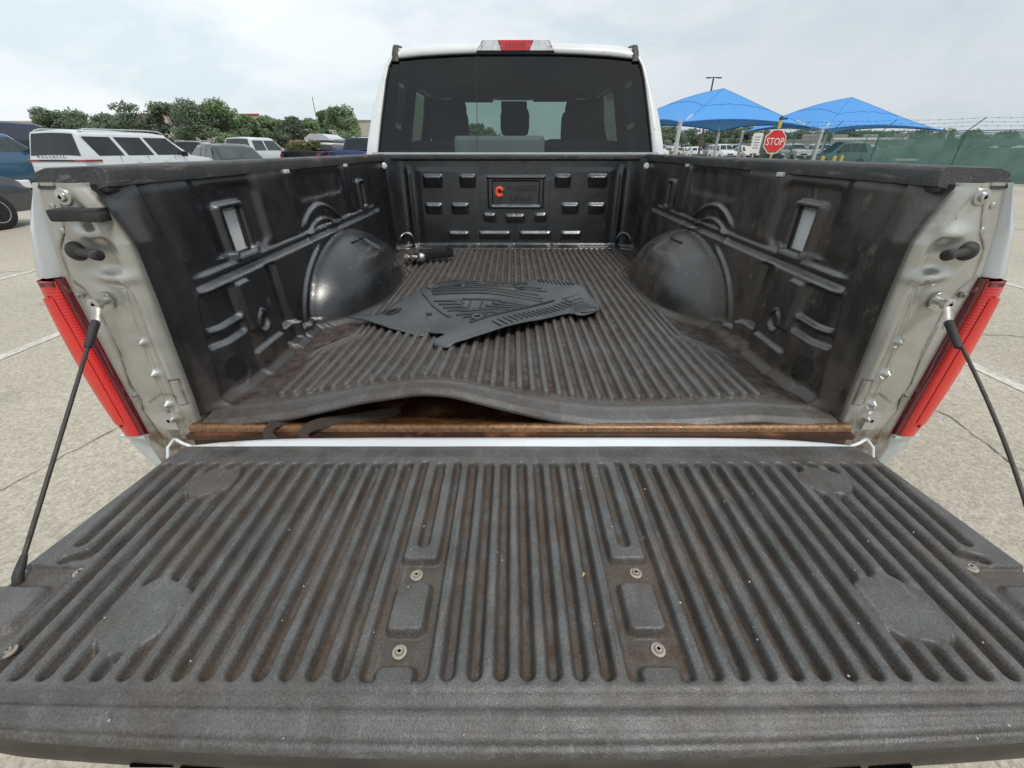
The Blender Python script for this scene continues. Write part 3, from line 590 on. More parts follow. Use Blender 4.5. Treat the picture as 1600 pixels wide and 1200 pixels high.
# the ribs near the rear corners stop where the border cuts inwards
fr1 = 1 - ss(np.abs(ax - (W_ - .006)) , .0045, .010); fr2 = 1 - ss(np.abs(ax - (W_ - .030)), .0035, .008)
fr = np.maximum(fr1, fr2) * ss(YF, .42, .47) * (1 - ss(YF, 2.05, 2.06))
hgt = .0130 * np.maximum(ribm, fr)
fall = np.exp(-np.maximum(YF - .09, 0) / .30) * (1 - .0 * YF)
ZF = .863 + hgt + lf[None, :] * fall
lipd = np.clip((.125 - YF) / .035, 0, 1); ZF = ZF - .012 * lipd ** 2 + .006 * np.exp(-((YF - .150) / .010) ** 2) + .004 * np.exp(-((YF - .100) / .008) ** 2)
ZF += .0015 * (fbm(XF, YF, 5, 3) - .5) + .006 * ss(YF, 2.06, 2.1) + .02 * ss(ax, .755, .776) ** 2 * ss(YF, .12, .3)
dirtF = np.clip((1 - np.maximum(ribm, fr)) * (.45 + .8 * fbm(XF, YF, 4, 12)) * ss(YF, .16, .20) + .55 * fbm(XF, YF, 6, 13) * (1 - ss(YF, .16, .20)) * (XF < .1) + .55 * ss(YF, .9, 2.0) * fbm(XF * 3, YF, 8, 6) + .5 * ss(ax - W_, 0, .03), 0, 1)
XE = np.vstack([xf, xf, xf]); YE = np.vstack([xf * 0 + .100, xf * 0 + .088, xf * 0 + .086]); ZE = np.vstack([ZF[0] - .012, ZF[0] - .011, ZF[0] - .004]); DE = np.full_like(XE, .3)
grid('floor_panel', np.vstack([XE, XF]), np.vstack([YE, YF]), np.vstack([ZE, ZF]), m_floor, liner, {'dirt': np.vstack([DE, dirtF])}, flip=False)
# side walls
def uniq(a, extra):
    a = np.concatenate([a, extra]); a = np.unique(np.round(a, 5)); k = [a[0]]
    ex = set(np.round(extra, 5))
    for v in a[1:]:
        if v - k[-1] < .0022:
            if v in ex and k[-1] not in ex: k[-1] = v
            elif v in ex: k.append(v)
        else: k.append(v)
    return np.array(k)
HOLE = (.425, .500, 1.190, 1.298); SLIT = (1.505, 1.550, 1.190, 1.290)
def side(sg, mat):
    y = uniq(np.linspace(.105, 2.10, 420), HOLE[:2] + SLIT[:2]); z = uniq(np.linspace(.864, 1.382, 130), HOLE[2:] + SLIT[2:])
    Y, Z = np.meshgrid(y, z)
    # snap to round hole
    cy, cz, ra, rb = .245, .930, .030, .037
    r = np.hypot((Y - cy) / ra, (Z - cz) / rb); near = np.abs(r - 1) * .033 < .0032; Y = np.where(near, cy + (Y - cy) / r, Y); Z = np.where(near, cz + (Z - cz) / r, Z)
    r = np.hypot((Y - cy) / ra, (Z - cz) / rb)
    f = np.zeros_like(Y)
    f += .020 * (1 - ss(Z, 1.138, 1.152)) * ss(Y, .20, .26) * (1 - ss(Y, 1.72, 1.82))      # lower part stands proud
    f += .012 * np.exp(-((Z - 1.168) / .006) ** 2) * band(Y, .25, 1.70, .06)                # ledge bead
    f += .006 * np.exp(-((Z - 1.190 + .05 * (Y < .6) * 0) / .005) ** 2) * band(Y, .34, .56, .05)
    # raised panels of the upper wall
    f += .012 * band(Y, .60, .80, .03) * ss(Z, 1.17, 1.20) + .010 * band(Y, 1.33, 1.43, .03) * ss(Z, 1.15, 1.2) + .006 * band(Y, .22, .34, .03) * ss(Z, 1.19, 1.22)
    f -= .008 * rbox(Y, Z, .87, 1.30, 1.275, 1.365, .03, .03)
    f -= .010 * rbox(Y, Z, .36, .60, 1.185, 1.355, .03, .015)
    for (a, b, c, d) in (HOLE, SLIT):
        o_ = rbox(Y, Z, a - .024, b + .024, c - .018, d + .018, .014, .006); i_ = rbox(Y, Z, a - .002, b + .002, c - .002, d + .002, .004, .006)
        f += .016 * o_ * (1 - i_) - .020 * i_
    # arcs above the wheel house
    for z0, a_, w_ in ((1.246, .012, .009), (1.196, .010, .008)):
        f += a_ * np.exp(-((Z - (z0 - 1.9 * (Y - 1.0) ** 2)) / w_) ** 2) * band(Y, .835, 1.21, .04)
    # wheel house
    rr = np.hypot((Y - 1.13) / .455, (Z - .865) / .265); dome = np.clip(1 - rr ** 2.6, 0, 1) ** .62
    f += .012 * np.exp(-((rr - 1.10) / .022) ** 2) * ss(Z, .87, .9) * (1 - ss(Z, 1.10, 1.135)) * (Y < 1.13)
    f += (.195 + .006 * (fbm(Y, Z, 9, 44) - .5)) * dome + .006 * band(rr, .55, .80, .04) * ss(Z, 1.0, 1.05)
    f -= .018 * rbox(Y, Z, 1.03, 1.16, 1.055, 1.10, .008, .006) 
    # lower rear blocks
    low = (Z < 1.15)
    f -= .016 * rbox(Y, Z, .215, .335, 1.045, 1.132, .012, .008)
    f += .010 * rbox(Y, Z, .345, .40, .995, 1.128, .006, .006) * low
    f -= .014 * rbox(Y, Z, .20, .33, 1.005, 1.035, .01, .010)
    f += .012 * rbox(Y, Z, .325, .475, .80, .940, .008, .006)
    f -= .020 * rbox(Y, Z, .500, .560, .885, 1.135, .008, .008)
    f += .022 * rbox(Y, Z, .505, .580, .80, .940, .006, .006) + .016 * rbox(Y, Z, .595, .690, .80, .905, .006, .006)
    c2 = np.hypot(Y - .405, (Z - 1.003) * 1.0); f += .008 * np.exp(-((c2 - .030) / .005) ** 2) + .005 * np.exp(-((c2 - .012) / .004) ** 2) - .006 * (1 - ss(c2, .02, .028))
    f += .008 * np.exp(-((Y - (.80 + .05 * (1.38 - Z))) / .006) ** 2) * ss(Z, 1.20, 1.25)
    # rear flange strip
    wst = .185 + .040 * np.exp(-((Z - 1.17) / .10) ** 2) - .02 * ss(-Z, -1.0, -.87)
    f += .010 * (1 - ss(Y - wst, -.004, .004)) 
    # fillet at foot, lean, lumps
    f += .022 * (1 - ss(Z, .864, .896)) ** 2 + .012 * (1.38 - Z) / .5 + .003 * (fbm(Y, Z, 6, 15 + sg) - .5)
    X = .780 - f + .004 * ss(Z, 1.36, 1.382)
    kj = 1 - ss(Y, .125, wst - .005); X = X * (1 - kj) + (-xR(Z) - .004) * kj - .003 * kj * np.sin(Y * 90)
    Yw = Y; k = ss(Y, 1.98, 2.10) ** 2; X = X - .05 * k
    yc = (Y[1:, 1:] + Y[:-1, :-1]) / 2; zc = (Z[1:, 1:] + Z[:-1, :-1]) / 2
    keep = np.ones_like(yc, bool)
    for (a, b, c, d) in (HOLE, SLIT): keep &= ~((yc > a) & (yc < b) & (zc > c) & (zc < d))
    keep &= np.hypot((yc - cy) / ra, (zc - cz) / rb) > 1
    di = np.clip(.9 * (1 - ss(Z, .87, .93)) * fbm(Y, Z, 6, 5) + (.5 if sg > 0 else .25) * ss(fbm(Y, Z * .5, 7, 7 + sg), .45, .7) + (.8 if sg > 0 else .35) * dome * ss(Y, 1.08, 1.3) * fbm(Y, Z, 5, 2) + (.5 if sg > 0 else .1) * (1 - ss(Y - wst, 0, .01)) * fbm(Y, Z, 9, 3) + .55 * (1 - ss(Z, .94, 1.04)) * (1 - ss(Y, .40, .62)) * (.4 + fbm(Y, Z, 8, 19)), 0, 1)
    dz = np.gradient(X, axis=0) / np.maximum(np.gradient(Z, axis=0), 1e-4); du = ss(dz, .25, 1.1) * (Z > .9) * (Z < 1.37) * (rr > 1.05)  # du: mask for the sky highlight painted on the side ledges
    o = grid('side_panel', sg * X, Yw, Z, mat, liner, {'dirt': di, 'ledge_sheen': du}, keep=keep, flip=sg > 0)
    # returns of the openings and what shows through them
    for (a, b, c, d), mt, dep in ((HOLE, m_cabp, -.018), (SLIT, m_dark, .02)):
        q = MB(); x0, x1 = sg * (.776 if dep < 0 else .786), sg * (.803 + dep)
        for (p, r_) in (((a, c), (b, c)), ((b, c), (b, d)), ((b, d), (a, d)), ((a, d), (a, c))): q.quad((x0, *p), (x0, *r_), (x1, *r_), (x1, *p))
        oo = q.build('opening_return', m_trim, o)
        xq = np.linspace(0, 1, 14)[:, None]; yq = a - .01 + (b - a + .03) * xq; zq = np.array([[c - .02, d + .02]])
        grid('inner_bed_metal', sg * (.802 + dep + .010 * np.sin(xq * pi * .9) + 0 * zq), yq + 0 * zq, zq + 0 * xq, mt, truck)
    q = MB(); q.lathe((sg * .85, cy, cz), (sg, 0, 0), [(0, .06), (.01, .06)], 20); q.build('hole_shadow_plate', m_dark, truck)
    return o
side(-1, m_wallL); side(1, m_wallR)
# front wall
xw = np.linspace(-.782, .782, 420); zw = np.linspace(.866, 1.392, 170); XW, ZW = np.meshgrid(xw, zw); AX = np.abs(XW)
f = np.zeros_like(XW)
def block(x0, x1, zt, H, h):     # block with a crisp ledge on top that fades downward
    global f
    tz = (zt - ZW) / H; f += h * np.clip((tz * H + .017) / .017, 0, 1) * np.clip(1 - tz, 0, 1) ** .8 * band(AX, x0 + .006, x1 - .006, .024)
block(.448, .565, 1.288, .06, .022); block(.246, .339, 1.288, .06, .022)
block(.462, .565, 1.126, .05, .018); block(.295, .40, 1.126, .05, .018)
block(-.02, .06, 1.062, .04, .014) ; block(.125, .20, 1.068, .04, .014)
block(.30, .43, .958, .035, .014); block(.03, .235, .958, .035, .012)
f += .005 * band(AX, .235, .60, .04) * ss(-ZW, -1.345, -1.315) + .003 * band(AX, .0, .225, .03) * ss(-ZW, -1.30, -1.27)
f += .018 * (1 - ss(ZW, 1.33, 1.345)) * 0
pl = rbox(XW, ZW, -.168, .175, 1.112, 1.290, .008, .006); f += .012 * pl - .008 * rbox(XW, ZW, -.142, .150, 1.128, 1.268, .004, .004)
f += .012 * np.exp(-((ZW - 1.288) / .006) ** 2) * band(XW, -.175, .182, .01) + .012 * np.exp(-((ZW - 1.120) / .005) ** 2) * band(XW, -.145, .155, .01)
cc = ss(AX, .66, .782); f += .075 * cc ** 2 + .014 * np.exp(-((AX - .655) / .014) ** 2) * ss(-ZW, -1.36, -1.30)
rc = np.hypot(AX - .705, ZW - .925); f += .010 * np.exp(-((rc - .034) / .005) ** 2) - .012 * (1 - ss(rc, .026, .031))
f += .04 * (1 - ss(ZW, .866, .91)) ** 2 + .003 * (fbm(XW, ZW, 6, 8) - .5) - .03 * ss(ZW, 1.33, 1.392) * 0
YW = 2.105 - f - .012 * (1.39 - ZW) / .5
du = ss(np.gradient(YW, axis=0) / np.gradient(ZW, axis=0), .25, .8) * (ZW > .90) * (ZW < 1.37) * (AX < .64)  # du: front ledges painted paler where they would catch the sky
fp = grid('front_panel', XW, YW, ZW, m_front, liner, {'ledge_sheen': du}, flip=False)
def text(body, size, ext, mat, parent, name, loc, rot, sx=1, spacing=1, align='LEFT'):
    c = bpy.data.curves.new('t', 'FONT'); c.body = body; c.size = size; c.extrude = ext; c.align_x = align; c.space_character = spacing; c.resolution_u = 2
    t = bpy.data.objects.new('t', c); S.collection.objects.link(t); bpy.context.view_layer.update()
    me = bpy.data.meshes.new_from_object(t.evaluated_get(bpy.context.evaluated_depsgraph_get())); bpy.data.objects.remove(t)
    m = Matrix.Translation(Vector(loc)) @ Euler(rot).to_matrix().to_4x4() @ Matrix.Diagonal((sx, 1, 1, 1)); me.transform(m); me.materials.clear(); me.materials.append(mat)
    return me
m_emb = M('embossed_black_plastic', (.03, .032, .036), None, 8, .3)
new('embossed_lettering', text('RUGGED', .046, .004, m_emb, None, '', (-.050, 2.083, 1.210), (R(90), 0, 0), .98, 1.05), fp)
new('embossed_lettering', text('LINER', .046, .004, m_emb, None, '', (-.032, 2.083, 1.152), (R(90), 0, 0), 1.1, 1.1), fp)
q = MB(); ang = [math.radians(a) for a in range(25, 336, 10)]
q.tube([(-.098 + .019 * cos(a), 2.076, 1.206 + .022 * sin(a)) for a in ang], .0115, 10); lg = q.build('round_logo', m_logo, fp, 60)
q = MB(); q.tube([(-.098, 2.079, 1.236), (-.098, 2.079, 1.205)], [.002, .005], 6); q.build('logo_notch', m_dark, lg)
q = MB(); q.tube([(-.108, 2.08, 1.172), (-.095, 2.08, 1.174), (-.082, 2.08, 1.164)], .002, 6); q.build('logo_underline', m_emb, lg)

# ------------------------------------------------------------------ things in the bed
def matz(x, y):        # height of the upper mat
    return .884 + .030 * math.exp(-((x - .0) ** 2 / .05 + (y - .95) ** 2 / .06)) + .022 * math.exp(-((x + .25) ** 2 / .01 + (y - .48) ** 2 / .006)) + .026 * math.exp(-((x - .26) ** 2 / .006 + (y - 1.02) ** 2 / .004)) \
        + .014 * sin(9 * x + 4 * y) + .012 * sin(13 * y - 5 * x) + .014 * math.exp(-((x + .38) ** 2 / .012 + (y - .80) ** 2 / .02)) + .010 * math.exp(-((x * .75 - y + .58) / .02) ** 2) * (1 if -.2 < x < .3 else 0) + .030 * max(0, (x - .22)) * 1.0 + .004
def cloth(name, poly, zf, mat, parent, step=.02, thick=.004):
    V = []; n = len(poly); E_ = []
    P = []
    for i in range(n):
        a, b = Vector(poly[i]), Vector(poly[(i + 1) % n]); k = max(1, int((b - a).length / step))
        for j in range(k): P.append(a.lerp(b, j / k))
    nb = len(P); E_ = [(i, (i + 1) % nb) for i in range(nb)]
    xs = [p.x for p in P]; ys_ = [p.y for p in P]
    x = min(xs)
    while x < max(xs):
        y = min(ys_)
        while y < max(ys_):
            c = False
            for i in range(n):
                (x1, y1), (x2, y2) = poly[i], poly[(i + 1) % n]
                if (y1 > y) != (y2 > y) and x < (x2 - x1) * (y - y1) / (y2 - y1) + x1: c = not c
            if c and min((p - Vector((x, y))).length for p in P) > step * .5: V.append(Vector((x, y)))
            y += step
        x += step
    res = delaunay_2d_cdt(P + V, E_, [list(range(nb))], 1, 1e-5)
    q = MB(); q.add([(v.x, v.y, zf(v.x, v.y)) for v in res[0]], [tuple(f) for f in res[2]]); o = q.build(name, mat, parent, 180)
    md = o.modifiers.new('thickness', 'SOLIDIFY'); md.thickness = thick; md.offset = 1
    return o
up = thing('floor_mat', 'grey rubber car floor mat with raised ridge pattern lying on the ribbed bed floor', 'floor mat', (0, .9, .885))
poly = [(-.178, 1.29), (-.11, 1.255), (-.045, 1.215), (.03, 1.23), (.077, 1.24), (.15, 1.20), (.242, 1.136), (.27, 1.08), (.30, 1.01), (.325, .93), (.33, .877), (.32, .80), (.293, .765), (.25, .74), (.219, .735), (.202, .785), (.155, .75), (.109, .70), (.02, .60), (-.086, .515),
        (-.16, .46), (-.224, .428), (-.262, .440), (-.268, .463), (-.233, .494), (-.275, .53), (-.301, .572), (-.345, .625), (-.40, .70), (-.455, .775), (-.512, .817), (-.50, .86), (-.466, .92), (-.44, .97), (-.421, 1.01), (-.38, 1.11), (-.333, 1.21), (-.26, 1.26)]
cloth('rubber_sheet', poly, matz, m_mat, up, .012)
def ridge(pts, r=.0044, mat=m_matdk, name='ridge', flat=.8):
    P = []
    for (a, b), (c, d) in zip(pts[:-1], pts[1:]):
        n = max(1, int(math.hypot(c - a, d - b) / .02))
        for i in range(n): P.append((a + (c - a) * i / n, b + (d - b) * i / n))
    P.append(pts[-1]); q = MB(); q.tube([(x, y, matz(x, y) + .0068) for x, y in P], r, 6, flat=flat); return q.build(name, mat, up, 60)
# the inner moulded field: long ridges across, grid, border, side flutes
def mL(y): return float(np.interp(y, [.62, .72, .85, 1.05, 1.2, 1.27], [-.165, -.25, -.36, -.41, -.33, -.17]))
def mR(y): return float(np.interp(y, [.62, .93, 1.02, 1.15, 1.22], [-.165, .15, .10, .0, -.05]))
ridge([(-.41, 1.06), (-.385, .93), (-.33, .82), (-.25, .72)], .006, m_mat, 'border_ridge')
ridge([(-.165, .615), (-.06, .715), (.03, .81), (.10, .885), (.155, .935)], .0055, m_matdk, 'border_ridge')
ridge([(-.41, 1.06), (-.36, 1.15), (-.27, 1.23), (-.15, 1.245), (-.05, 1.19)], .004, m_matdk, 'border_ridge')
for y in (.66, .695, .73, .915, .945, .975): ridge([(mL(y) + .03, y), (mL(y) * .5, y + .008), (0, y + .004), (mR(y) - .03, y)] if y > .8 else [(mL(y) + .03, y), (mR(y) - .02, y)])
for y in (.775, .80, .825, .85):
    a, b = mL(y) + .03, mR(y) - .02; ridge([(a, y), (a + .09, y + .004), (a + .10, y + .012)]); ridge([(b - .12, y + .012), (b - .11, y + .004), (b, y)])
ridge([(-.22, .865), (.0, .868)]); ridge([(-.22, .765), (-.04, .768)])
for x in (-.22, -.19, -.145, -.10, -.055, -.01): ridge([(x, .765), (x + (.008 if x > -.2 else 0), .866)], .0022)
for y in (1.015, 1.045): ridge([(mL(y) + .04, y), (-.27, y), (-.24, y - .03)]); ridge([(.0, y - .03), (.03, y), (mR(y) + .03, y)])
ridge([(-.22, 1.01), (-.20, 1.025), (.0, 1.03), (.015, 1.01), (.0, .995), (-.20, .992), (-.22, 1.01)], .0045)
for y in (1.08, 1.11, 1.14, 1.17): ridge([(mL(y) + .05, y), (-.16, y), (-.13, y + .01)]); ridge([(-.12, y), (mR(y), y)], .0022)
for x in (-.22, -.18, -.14, -.10, -.06, -.02): ridge([(x, 1.05), (x + .02, 1.21)], .0022)
ridge([(-.13, 1.20), (-.10, 1.15), (-.02, 1.15), (.05, 1.11), (-.02, 1.05)], .003)
for i in range(17):      # flutes along the near flap
    t = i / 16; x, y = -.10 + .29 * t, .62 + .33 * t; ridge([(x + .012, y - .008), (x + .045 + .006 * t, y - .055)], .0026)
for i in range(9):
    t = i / 8; x, y = .10 + .14 * t, 1.20 - .08 * t; ridge([(x, y), (x + .01, y - .07)], .0026)
for i in range(8):
    t = i / 7; x, y = .25 + .05 * t, .97 - .20 * t; ridge([(x - .06, y - .02), (x + .015, y + .005)], .0026)
for x, y in ((-.365, 1.04), (-.145, .675)):
    q = MB(); n = 16; q.tube([(x + .017 * cos(a * 2 * pi / n), y + .020 * sin(a * 2 * pi / n), matz(x, y) + .008) for a in range(n + 1)], .006, 8); q.build('grommet_ring', m_mat, up, 60)
    MB().lathe((x, y, matz(x, y) + .003), (0, 0, 1), [(0, .010), (.006, .008)], 12).build('grommet_hole', m_dark, up)
MB().box((-.10, .768, matz(-.1, .768) + .007), (.10, .007, .002), (0, 0, R(2))).build('silver_label', m_steel, up)
MB().box((-.335, .755, matz(-.335, .755) + .006), (.02, .02, .003), (0, 0, R(20)), .001).build('moulded_mark', m_matdk, up)
lo_ = thing('floor_mat', 'torn grey rubber floor mat flap sticking out to the left from under the ridged mat', 'floor mat', (-.45, .66, .88))
lz = lambda x, y: .888 + .014 * max(0, -x - .52) / .1 + .006 * sin(22 * x + 10 * y)
cloth('rubber_sheet', [(-.625, .703), (-.60, .725), (-.556, .718), (-.52, .75), (-.50, .80), (-.44, .83), (-.36, .78), (-.29, .62), (-.309, .575), (-.337, .565), (-.40, .60), (-.446, .615), (-.53, .67)], lz, m_mat, lo_)
q = MB(); [q.tube([(-.50 + .012 * i, .80 + .004 * i, .897), (-.53 + .012 * i, .745, .893)], .003, 6) for i in range(5)]; q.build('flute', m_matdk, lo_, 60)
# hitch ball mount
hb = thing('hitch_ball_mount', 'black tow hitch ball mount with chrome ball lying in the front left of the bed', 'tow hitch', (-.49, 1.62, .875))
MB().box((-.455, 1.70, .915), (.19, .052, .052), (0, R(-4), R(14)), .006).build('receiver_tube', m_trim, hb, 40)
MB().box((-.385, 1.72, .945), (.035, .06, .012), (0, R(-30), R(14)), .003).build('tube_flange', m_trim, hb, 40)
MB().box((-.55, 1.67, .905), (.09, .07, .022), (0, 0, R(14)), .006).build('ball_plate', m_trim, hb, 40)
q = MB(); q.lathe((-.575, 1.625, .910), (.97, -.25, .06), [(-.05, .012), (-.045, .021), (-.020, .021), (-.018, .013), (.0, .014), (.004, .024), (.012, .024), (.016, .013), (.026, .012), (.032, .018), (.042, .0245), (.052, .026), (.062, .0245), (.072, .018), (.078, .008)], 22); q.build('chrome_ball', m_chrome, hb, 50)
q = MB(); q.lathe((-.618, 1.636, .908), (.97, -.25, .06), [(0, .024), (.022, .024)], 6); q.build('hex_nut', m_steel, hb, 20)
# torn strap
st = thing('strap', 'torn dark cloth strap hanging over the rusty sill at the left', 'strap', (-.55, .06, .85))
def ribbon(name, pts, wd, par, mat=m_strap):
    V = []; 
    for i, p in enumerate(pts):
        a = Vector(pts[max(i - 1, 0)]); b = Vector(pts[min(i + 1, len(pts) - 1)]); t = (b - a).normalized(); n = t.cross(Vector((.1, -.6, .8))).normalized() * wd / 2 * (1 + .25 * sin(i * 2.3)); V += [Vector(p) - n, Vector(p) + n]
    o = MB().add(V, [(2 * i, 2 * i + 1, 2 * i + 3, 2 * i + 2) for i in range(len(pts) - 1)]).build(name, mat, par, 180); md = o.modifiers.new('s', 'SOLIDIFY'); md.thickness = .003; sb_ = o.modifiers.new('b', 'SUBSURF'); sb_.levels = 1; sb_.render_levels = 2; return o
ribbon('strap_band', [(-.30, .16, .853), (-.36, .13, .856), (-.43, .105, .862), (-.485, .08, .868), (-.51, .055, .866), (-.51, .040, .853), (-.495, .033, .835), (-.50, .030, .815)], .030, st)
ribbon('strap_band', [(-.55, .12, .862), (-.59, .085, .868), (-.60, .058, .864), (-.59, .041, .85), (-.575, .034, .83), (-.57, .03, .815)], .028, st)
# crumbs
m_leaf = M('dry_leaf', (.55, .42, .22), None, 20, .8); m_crumb = M('pale_grit', (.5, .46, .38), None, 20, .8)
lf_ = MB().add([(.082, -.325, .865), (.088, -.333, .872), (.093, -.327, .8705), (.090, -.318, .866), (.084, -.318, .868)], [(0, 1, 4), (1, 2, 4), (2, 3, 4)]).build('leaf_scrap', m_leaf); tag(lf_, 'small dry yellow leaf scrap lying in a groove of the tailgate', 'leaf')
q = MB()
for i in range(250):
    if i < 200: x, y = random.uniform(-.55, .55), random.uniform(.2, 2.0); z = .866
    else: x, y = random.uniform(-.7, .7), random.uniform(-.53, -.1); z = .8705 if y > -.475 else .858
    s = random.uniform(.0006, .0018); q.box((x, y, z + s / 2), (s, s * random.uniform(.8, 2), s), (random.random(), random.random(), random.random()))
tag(q.build('grit', m_crumb), 'pale grit scattered over the liner floor and tailgate', 'grit', kind='stuff')

# ------------------------------------------------------------------ vehicles
def vehicle(name, label, cat, loc, yaw, kind, pm, W=1.9, Lh=None, H=None, group=None, glassm=None, extras=None, detail=True):
    """local frame: +Y forward, x right; yaw in degrees about z."""
    glassm = glassm or m_cglass
    Lh = Lh or {'suv': 5.2, 'pickup': 5.8, 'sedan': 4.8, 'crossover': 4.7, 'van': 6.2}[kind]; H = H or {'suv': 1.9, 'pickup': 1.95, 'sedan': 1.47, 'crossover': 1.68, 'van': 2.7}[kind]
    h = Lh / 2; w = W / 2; belt = {'suv': 1.18, 'pickup': 1.28, 'sedan': .95, 'crossover': 1.08, 'van': 1.35}[kind]; zb = .28 if kind in ('sedan', 'crossover') else .38
    # stations (y, ztop, cabin flag, roof half width factor)
    if kind == 'suv': st_ = [(-h, .95, 0), (-h + .03, belt, 0), (-h + .22, H - .03, 1), (-h + .5, H, 1), (-.9, H + .01, 1), (.1, H, 1), (.62, H - .05, 1), (1.32, belt + .06, 0), (h - .5, belt - .04, 0), (h - .1, belt - .18, 0), (h, .75, 0)]
    elif kind == 'crossover': st_ = [(-h, .85, 0), (-h + .05, belt, 0), (-h + .62, H - .12, 1), (-h + 1.1, H - .01, 1), (-.3, H, 1), (.25, H - .03, 1), (1.15, belt + .02, 0), (h - .4, belt - .14, 0), (h - .08, .8, 0), (h, .6, 0)]
    elif kind == 'sedan': st_ = [(-h, .75, 0), (-h + .08, belt + .04, 0), (-h + .75, belt + .06, 0), (-h + 1.35, H - .03, 1), (-.35, H, 1), (.3, H - .03, 1), (1.05, belt + .02, 0), (h - .4, belt - .14, 0), (h - .08, .72, 0), (h, .55, 0)]
    elif kind == 'pickup': st_ = [(-h, 1.30, 0), (-h + .02, 1.34, 0), (-h + 1.75, 1.34, 0), (-h + 1.78, 1.34, 0), (-h + 1.98, H - .03, 1), (-h + 2.3, H, 1), (.55, H, 1), (.85, H - .05, 1), (1.45, belt + .04, 0), (h - .35, belt - .05, 0), (h - .06, belt - .15, 0), (h, .8, 0)]
    else: st_ = [(-h, belt, 0), (-h + .06, H - .1, 1), (-h + .3, H, 1), (0, H + .02, 1), (h - 1.9, H, 1), (h - 1.5, H - .10, 1), (h - .75, belt + .05, 0), (h - .25, belt - .2, 0), (h, .8, 0)]
    if kind == 'van': belt = 1.35
    t = thing(name, label, cat, loc, R(yaw), group)
    def ringat(y, zt, cabn):
        tap = 1 - .06 * ss(abs(y), h - .5, h); ww = w * tap; zbelt = belt if cabn else zt - .07
        wr = ww * (.80 if kind != 'van' else .88) if cabn else ww * .96
        P = [(0, zb), (ww * .88, zb), (ww * .98, zb + .14), (ww, min(.75, zbelt - .05)), (ww * .975, zbelt), (wr, zt - .06 * cabn - .02), (wr * .90, zt + .0), (wr * .5, zt + .025), (0, zt + .035)]
        return [(-x, y, z) for x, z in P[::-1]] + [(x, y, z) for x, z in P[1:]]
    A = np.array([ringat(y, a, c) for y, a, c in st_]); body = grid('body', A[..., 0], A[..., 1], A[..., 2], pm, t, world=False, flip=False)
    body.data.set_sharp_from_angle(angle=R(28))
    n = A.shape[1]
    for e_ in (0, -1): MB().add([tuple(p) for p in A[e_]], [list(range(n))]).build('end_panel', pm, t, world=False)
    # glass helpers on the side plane between belt and roof
    SY = [s[0] for s in st_]
    def side_pt(y, f, s):
        rr = np.array([[np.interp(y, SY, A[:, n // 2 + j, k]) for k in range(3)] for j in (4, 5)]); p = rr[0] * (1 - f) + rr[1] * f; return (s * (abs(p[0]) + .006), y, p[2])
    roofy = [s[0] for s in st_ if s[2]]; r0, r1 = roofy[0], roofy[-1]
    b0 = SY[[s[2] for s in st_].index(1) - 1]; b1 = SY[len(st_) - [s[2] for s in st_][::-1].index(1)]
    ztop = lambda y: np.interp(y, SY, A[:, n // 2 + 5, 2])
    def sw(ya, yb, yc, yd, s):       # bottom a..b, top d..c
        out_ = []
        for y, f in ((ya, .10), (yb, .10), (yc, .90), (yd, .90)):
            y_ = min(max(y, r0), r1); wx0 = w * .975; wx1 = A[[s_[2] for s_ in st_].index(1) + 1, n // 2 + 5, 0]; z0, z1 = belt, H - .08
            out_.append((s * (wx0 + (wx1 - wx0) * f + .008), y, z0 + (z1 - z0) * f))
        o = MB().quad(*out_).build('side_window', glassm, t, world=False); return o
    if kind in ('suv', 'crossover', 'sedan', 'pickup'):
        ys0 = r0 + (.02 if kind == 'suv' else .25 if kind != 'pickup' else .12); ys1 = r1
        m1 = ys0 + (ys1 - ys0) * (.36 if kind != 'pickup' else .5); m2 = ys0 + (ys1 - ys0) * .68
        for s in (-1, 1):
            if kind == 'pickup':
                sw(ys0 - .05, m1 - .05, m1 - .08, ys0, s); sw(m1 + .05, ys1 + .42, ys1 - .05, m1 + .02, s)
            elif kind == 'suv':
                sw(ys0 + .25, m1 - .02, m1 - .18, ys0 + .06, s); sw(m1 + .12, m2 + .10, m2 - .10, m1 - .06, s); sw(m2 + .24, ys1 + .50, ys1 - .06, m2 + .02, s)
            else:
                sw(ys0 - .20, m1 - .06, m1 - .10, ys0 + .12, s); sw(m1, m2 - .05, m2 - .10, m1 - .04, s); sw(m2 + .02, ys1 + .50, ys1 - .06, m2 - .03, s)
    else:
        for s in (-1, 1): sw(-h + .25, h - 1.75, h - 1.95, -h + .3, s); sw(h - 1.6, h - 1.0, h - 1.75, h - 1.75, s)
    # windshield and rear glass lie on the panels between belt and roof stations
    def endglass(i0, i1, nm):
        a, b = A[i0], A[i1]; k = n // 2; off = -.012 if nm == 'rear_window' else .012
        def P(row, f, j, s): return None
        lo = .10; hi = .93; xb = abs(a[k + 5][0]) * .93; xt = abs(b[k + 6][0]) * .98
        yb_, zb_ = a[k + 7][1] * (1 - lo) + b[k + 7][1] * lo, (a[k + 6][2]) * (1 - lo) + b[k + 6][2] * lo; yt_, zt_ = a[k + 7][1] * (1 - hi) + b[k + 7][1] * hi, a[k + 6][2] * (1 - hi) + b[k + 6][2] * hi
        V = []
        for f_ in np.linspace(-1, 1, 9):
            lift = .030 * (1 - f_ * f_); V.append((f_ * xb, yb_ + off, zb_ + lift * .8)); V.append((f_ * xt, yt_ + off, zt_ + lift * .8))
        MB().add(V, [(2 * i, 2 * i + 2, 2 * i + 3, 2 * i + 1) for i in range(8)]).build(nm, glassm, t, 180, world=False)
    flags = [s[2] for s in st_]; i0 = flags.index(1); i1 = len(flags) - 1 - flags[::-1].index(1)
    if kind != 'van': endglass(i0 - 1, i0, 'rear_window')
    endglass(i1 + 1, i1, 'windshield')
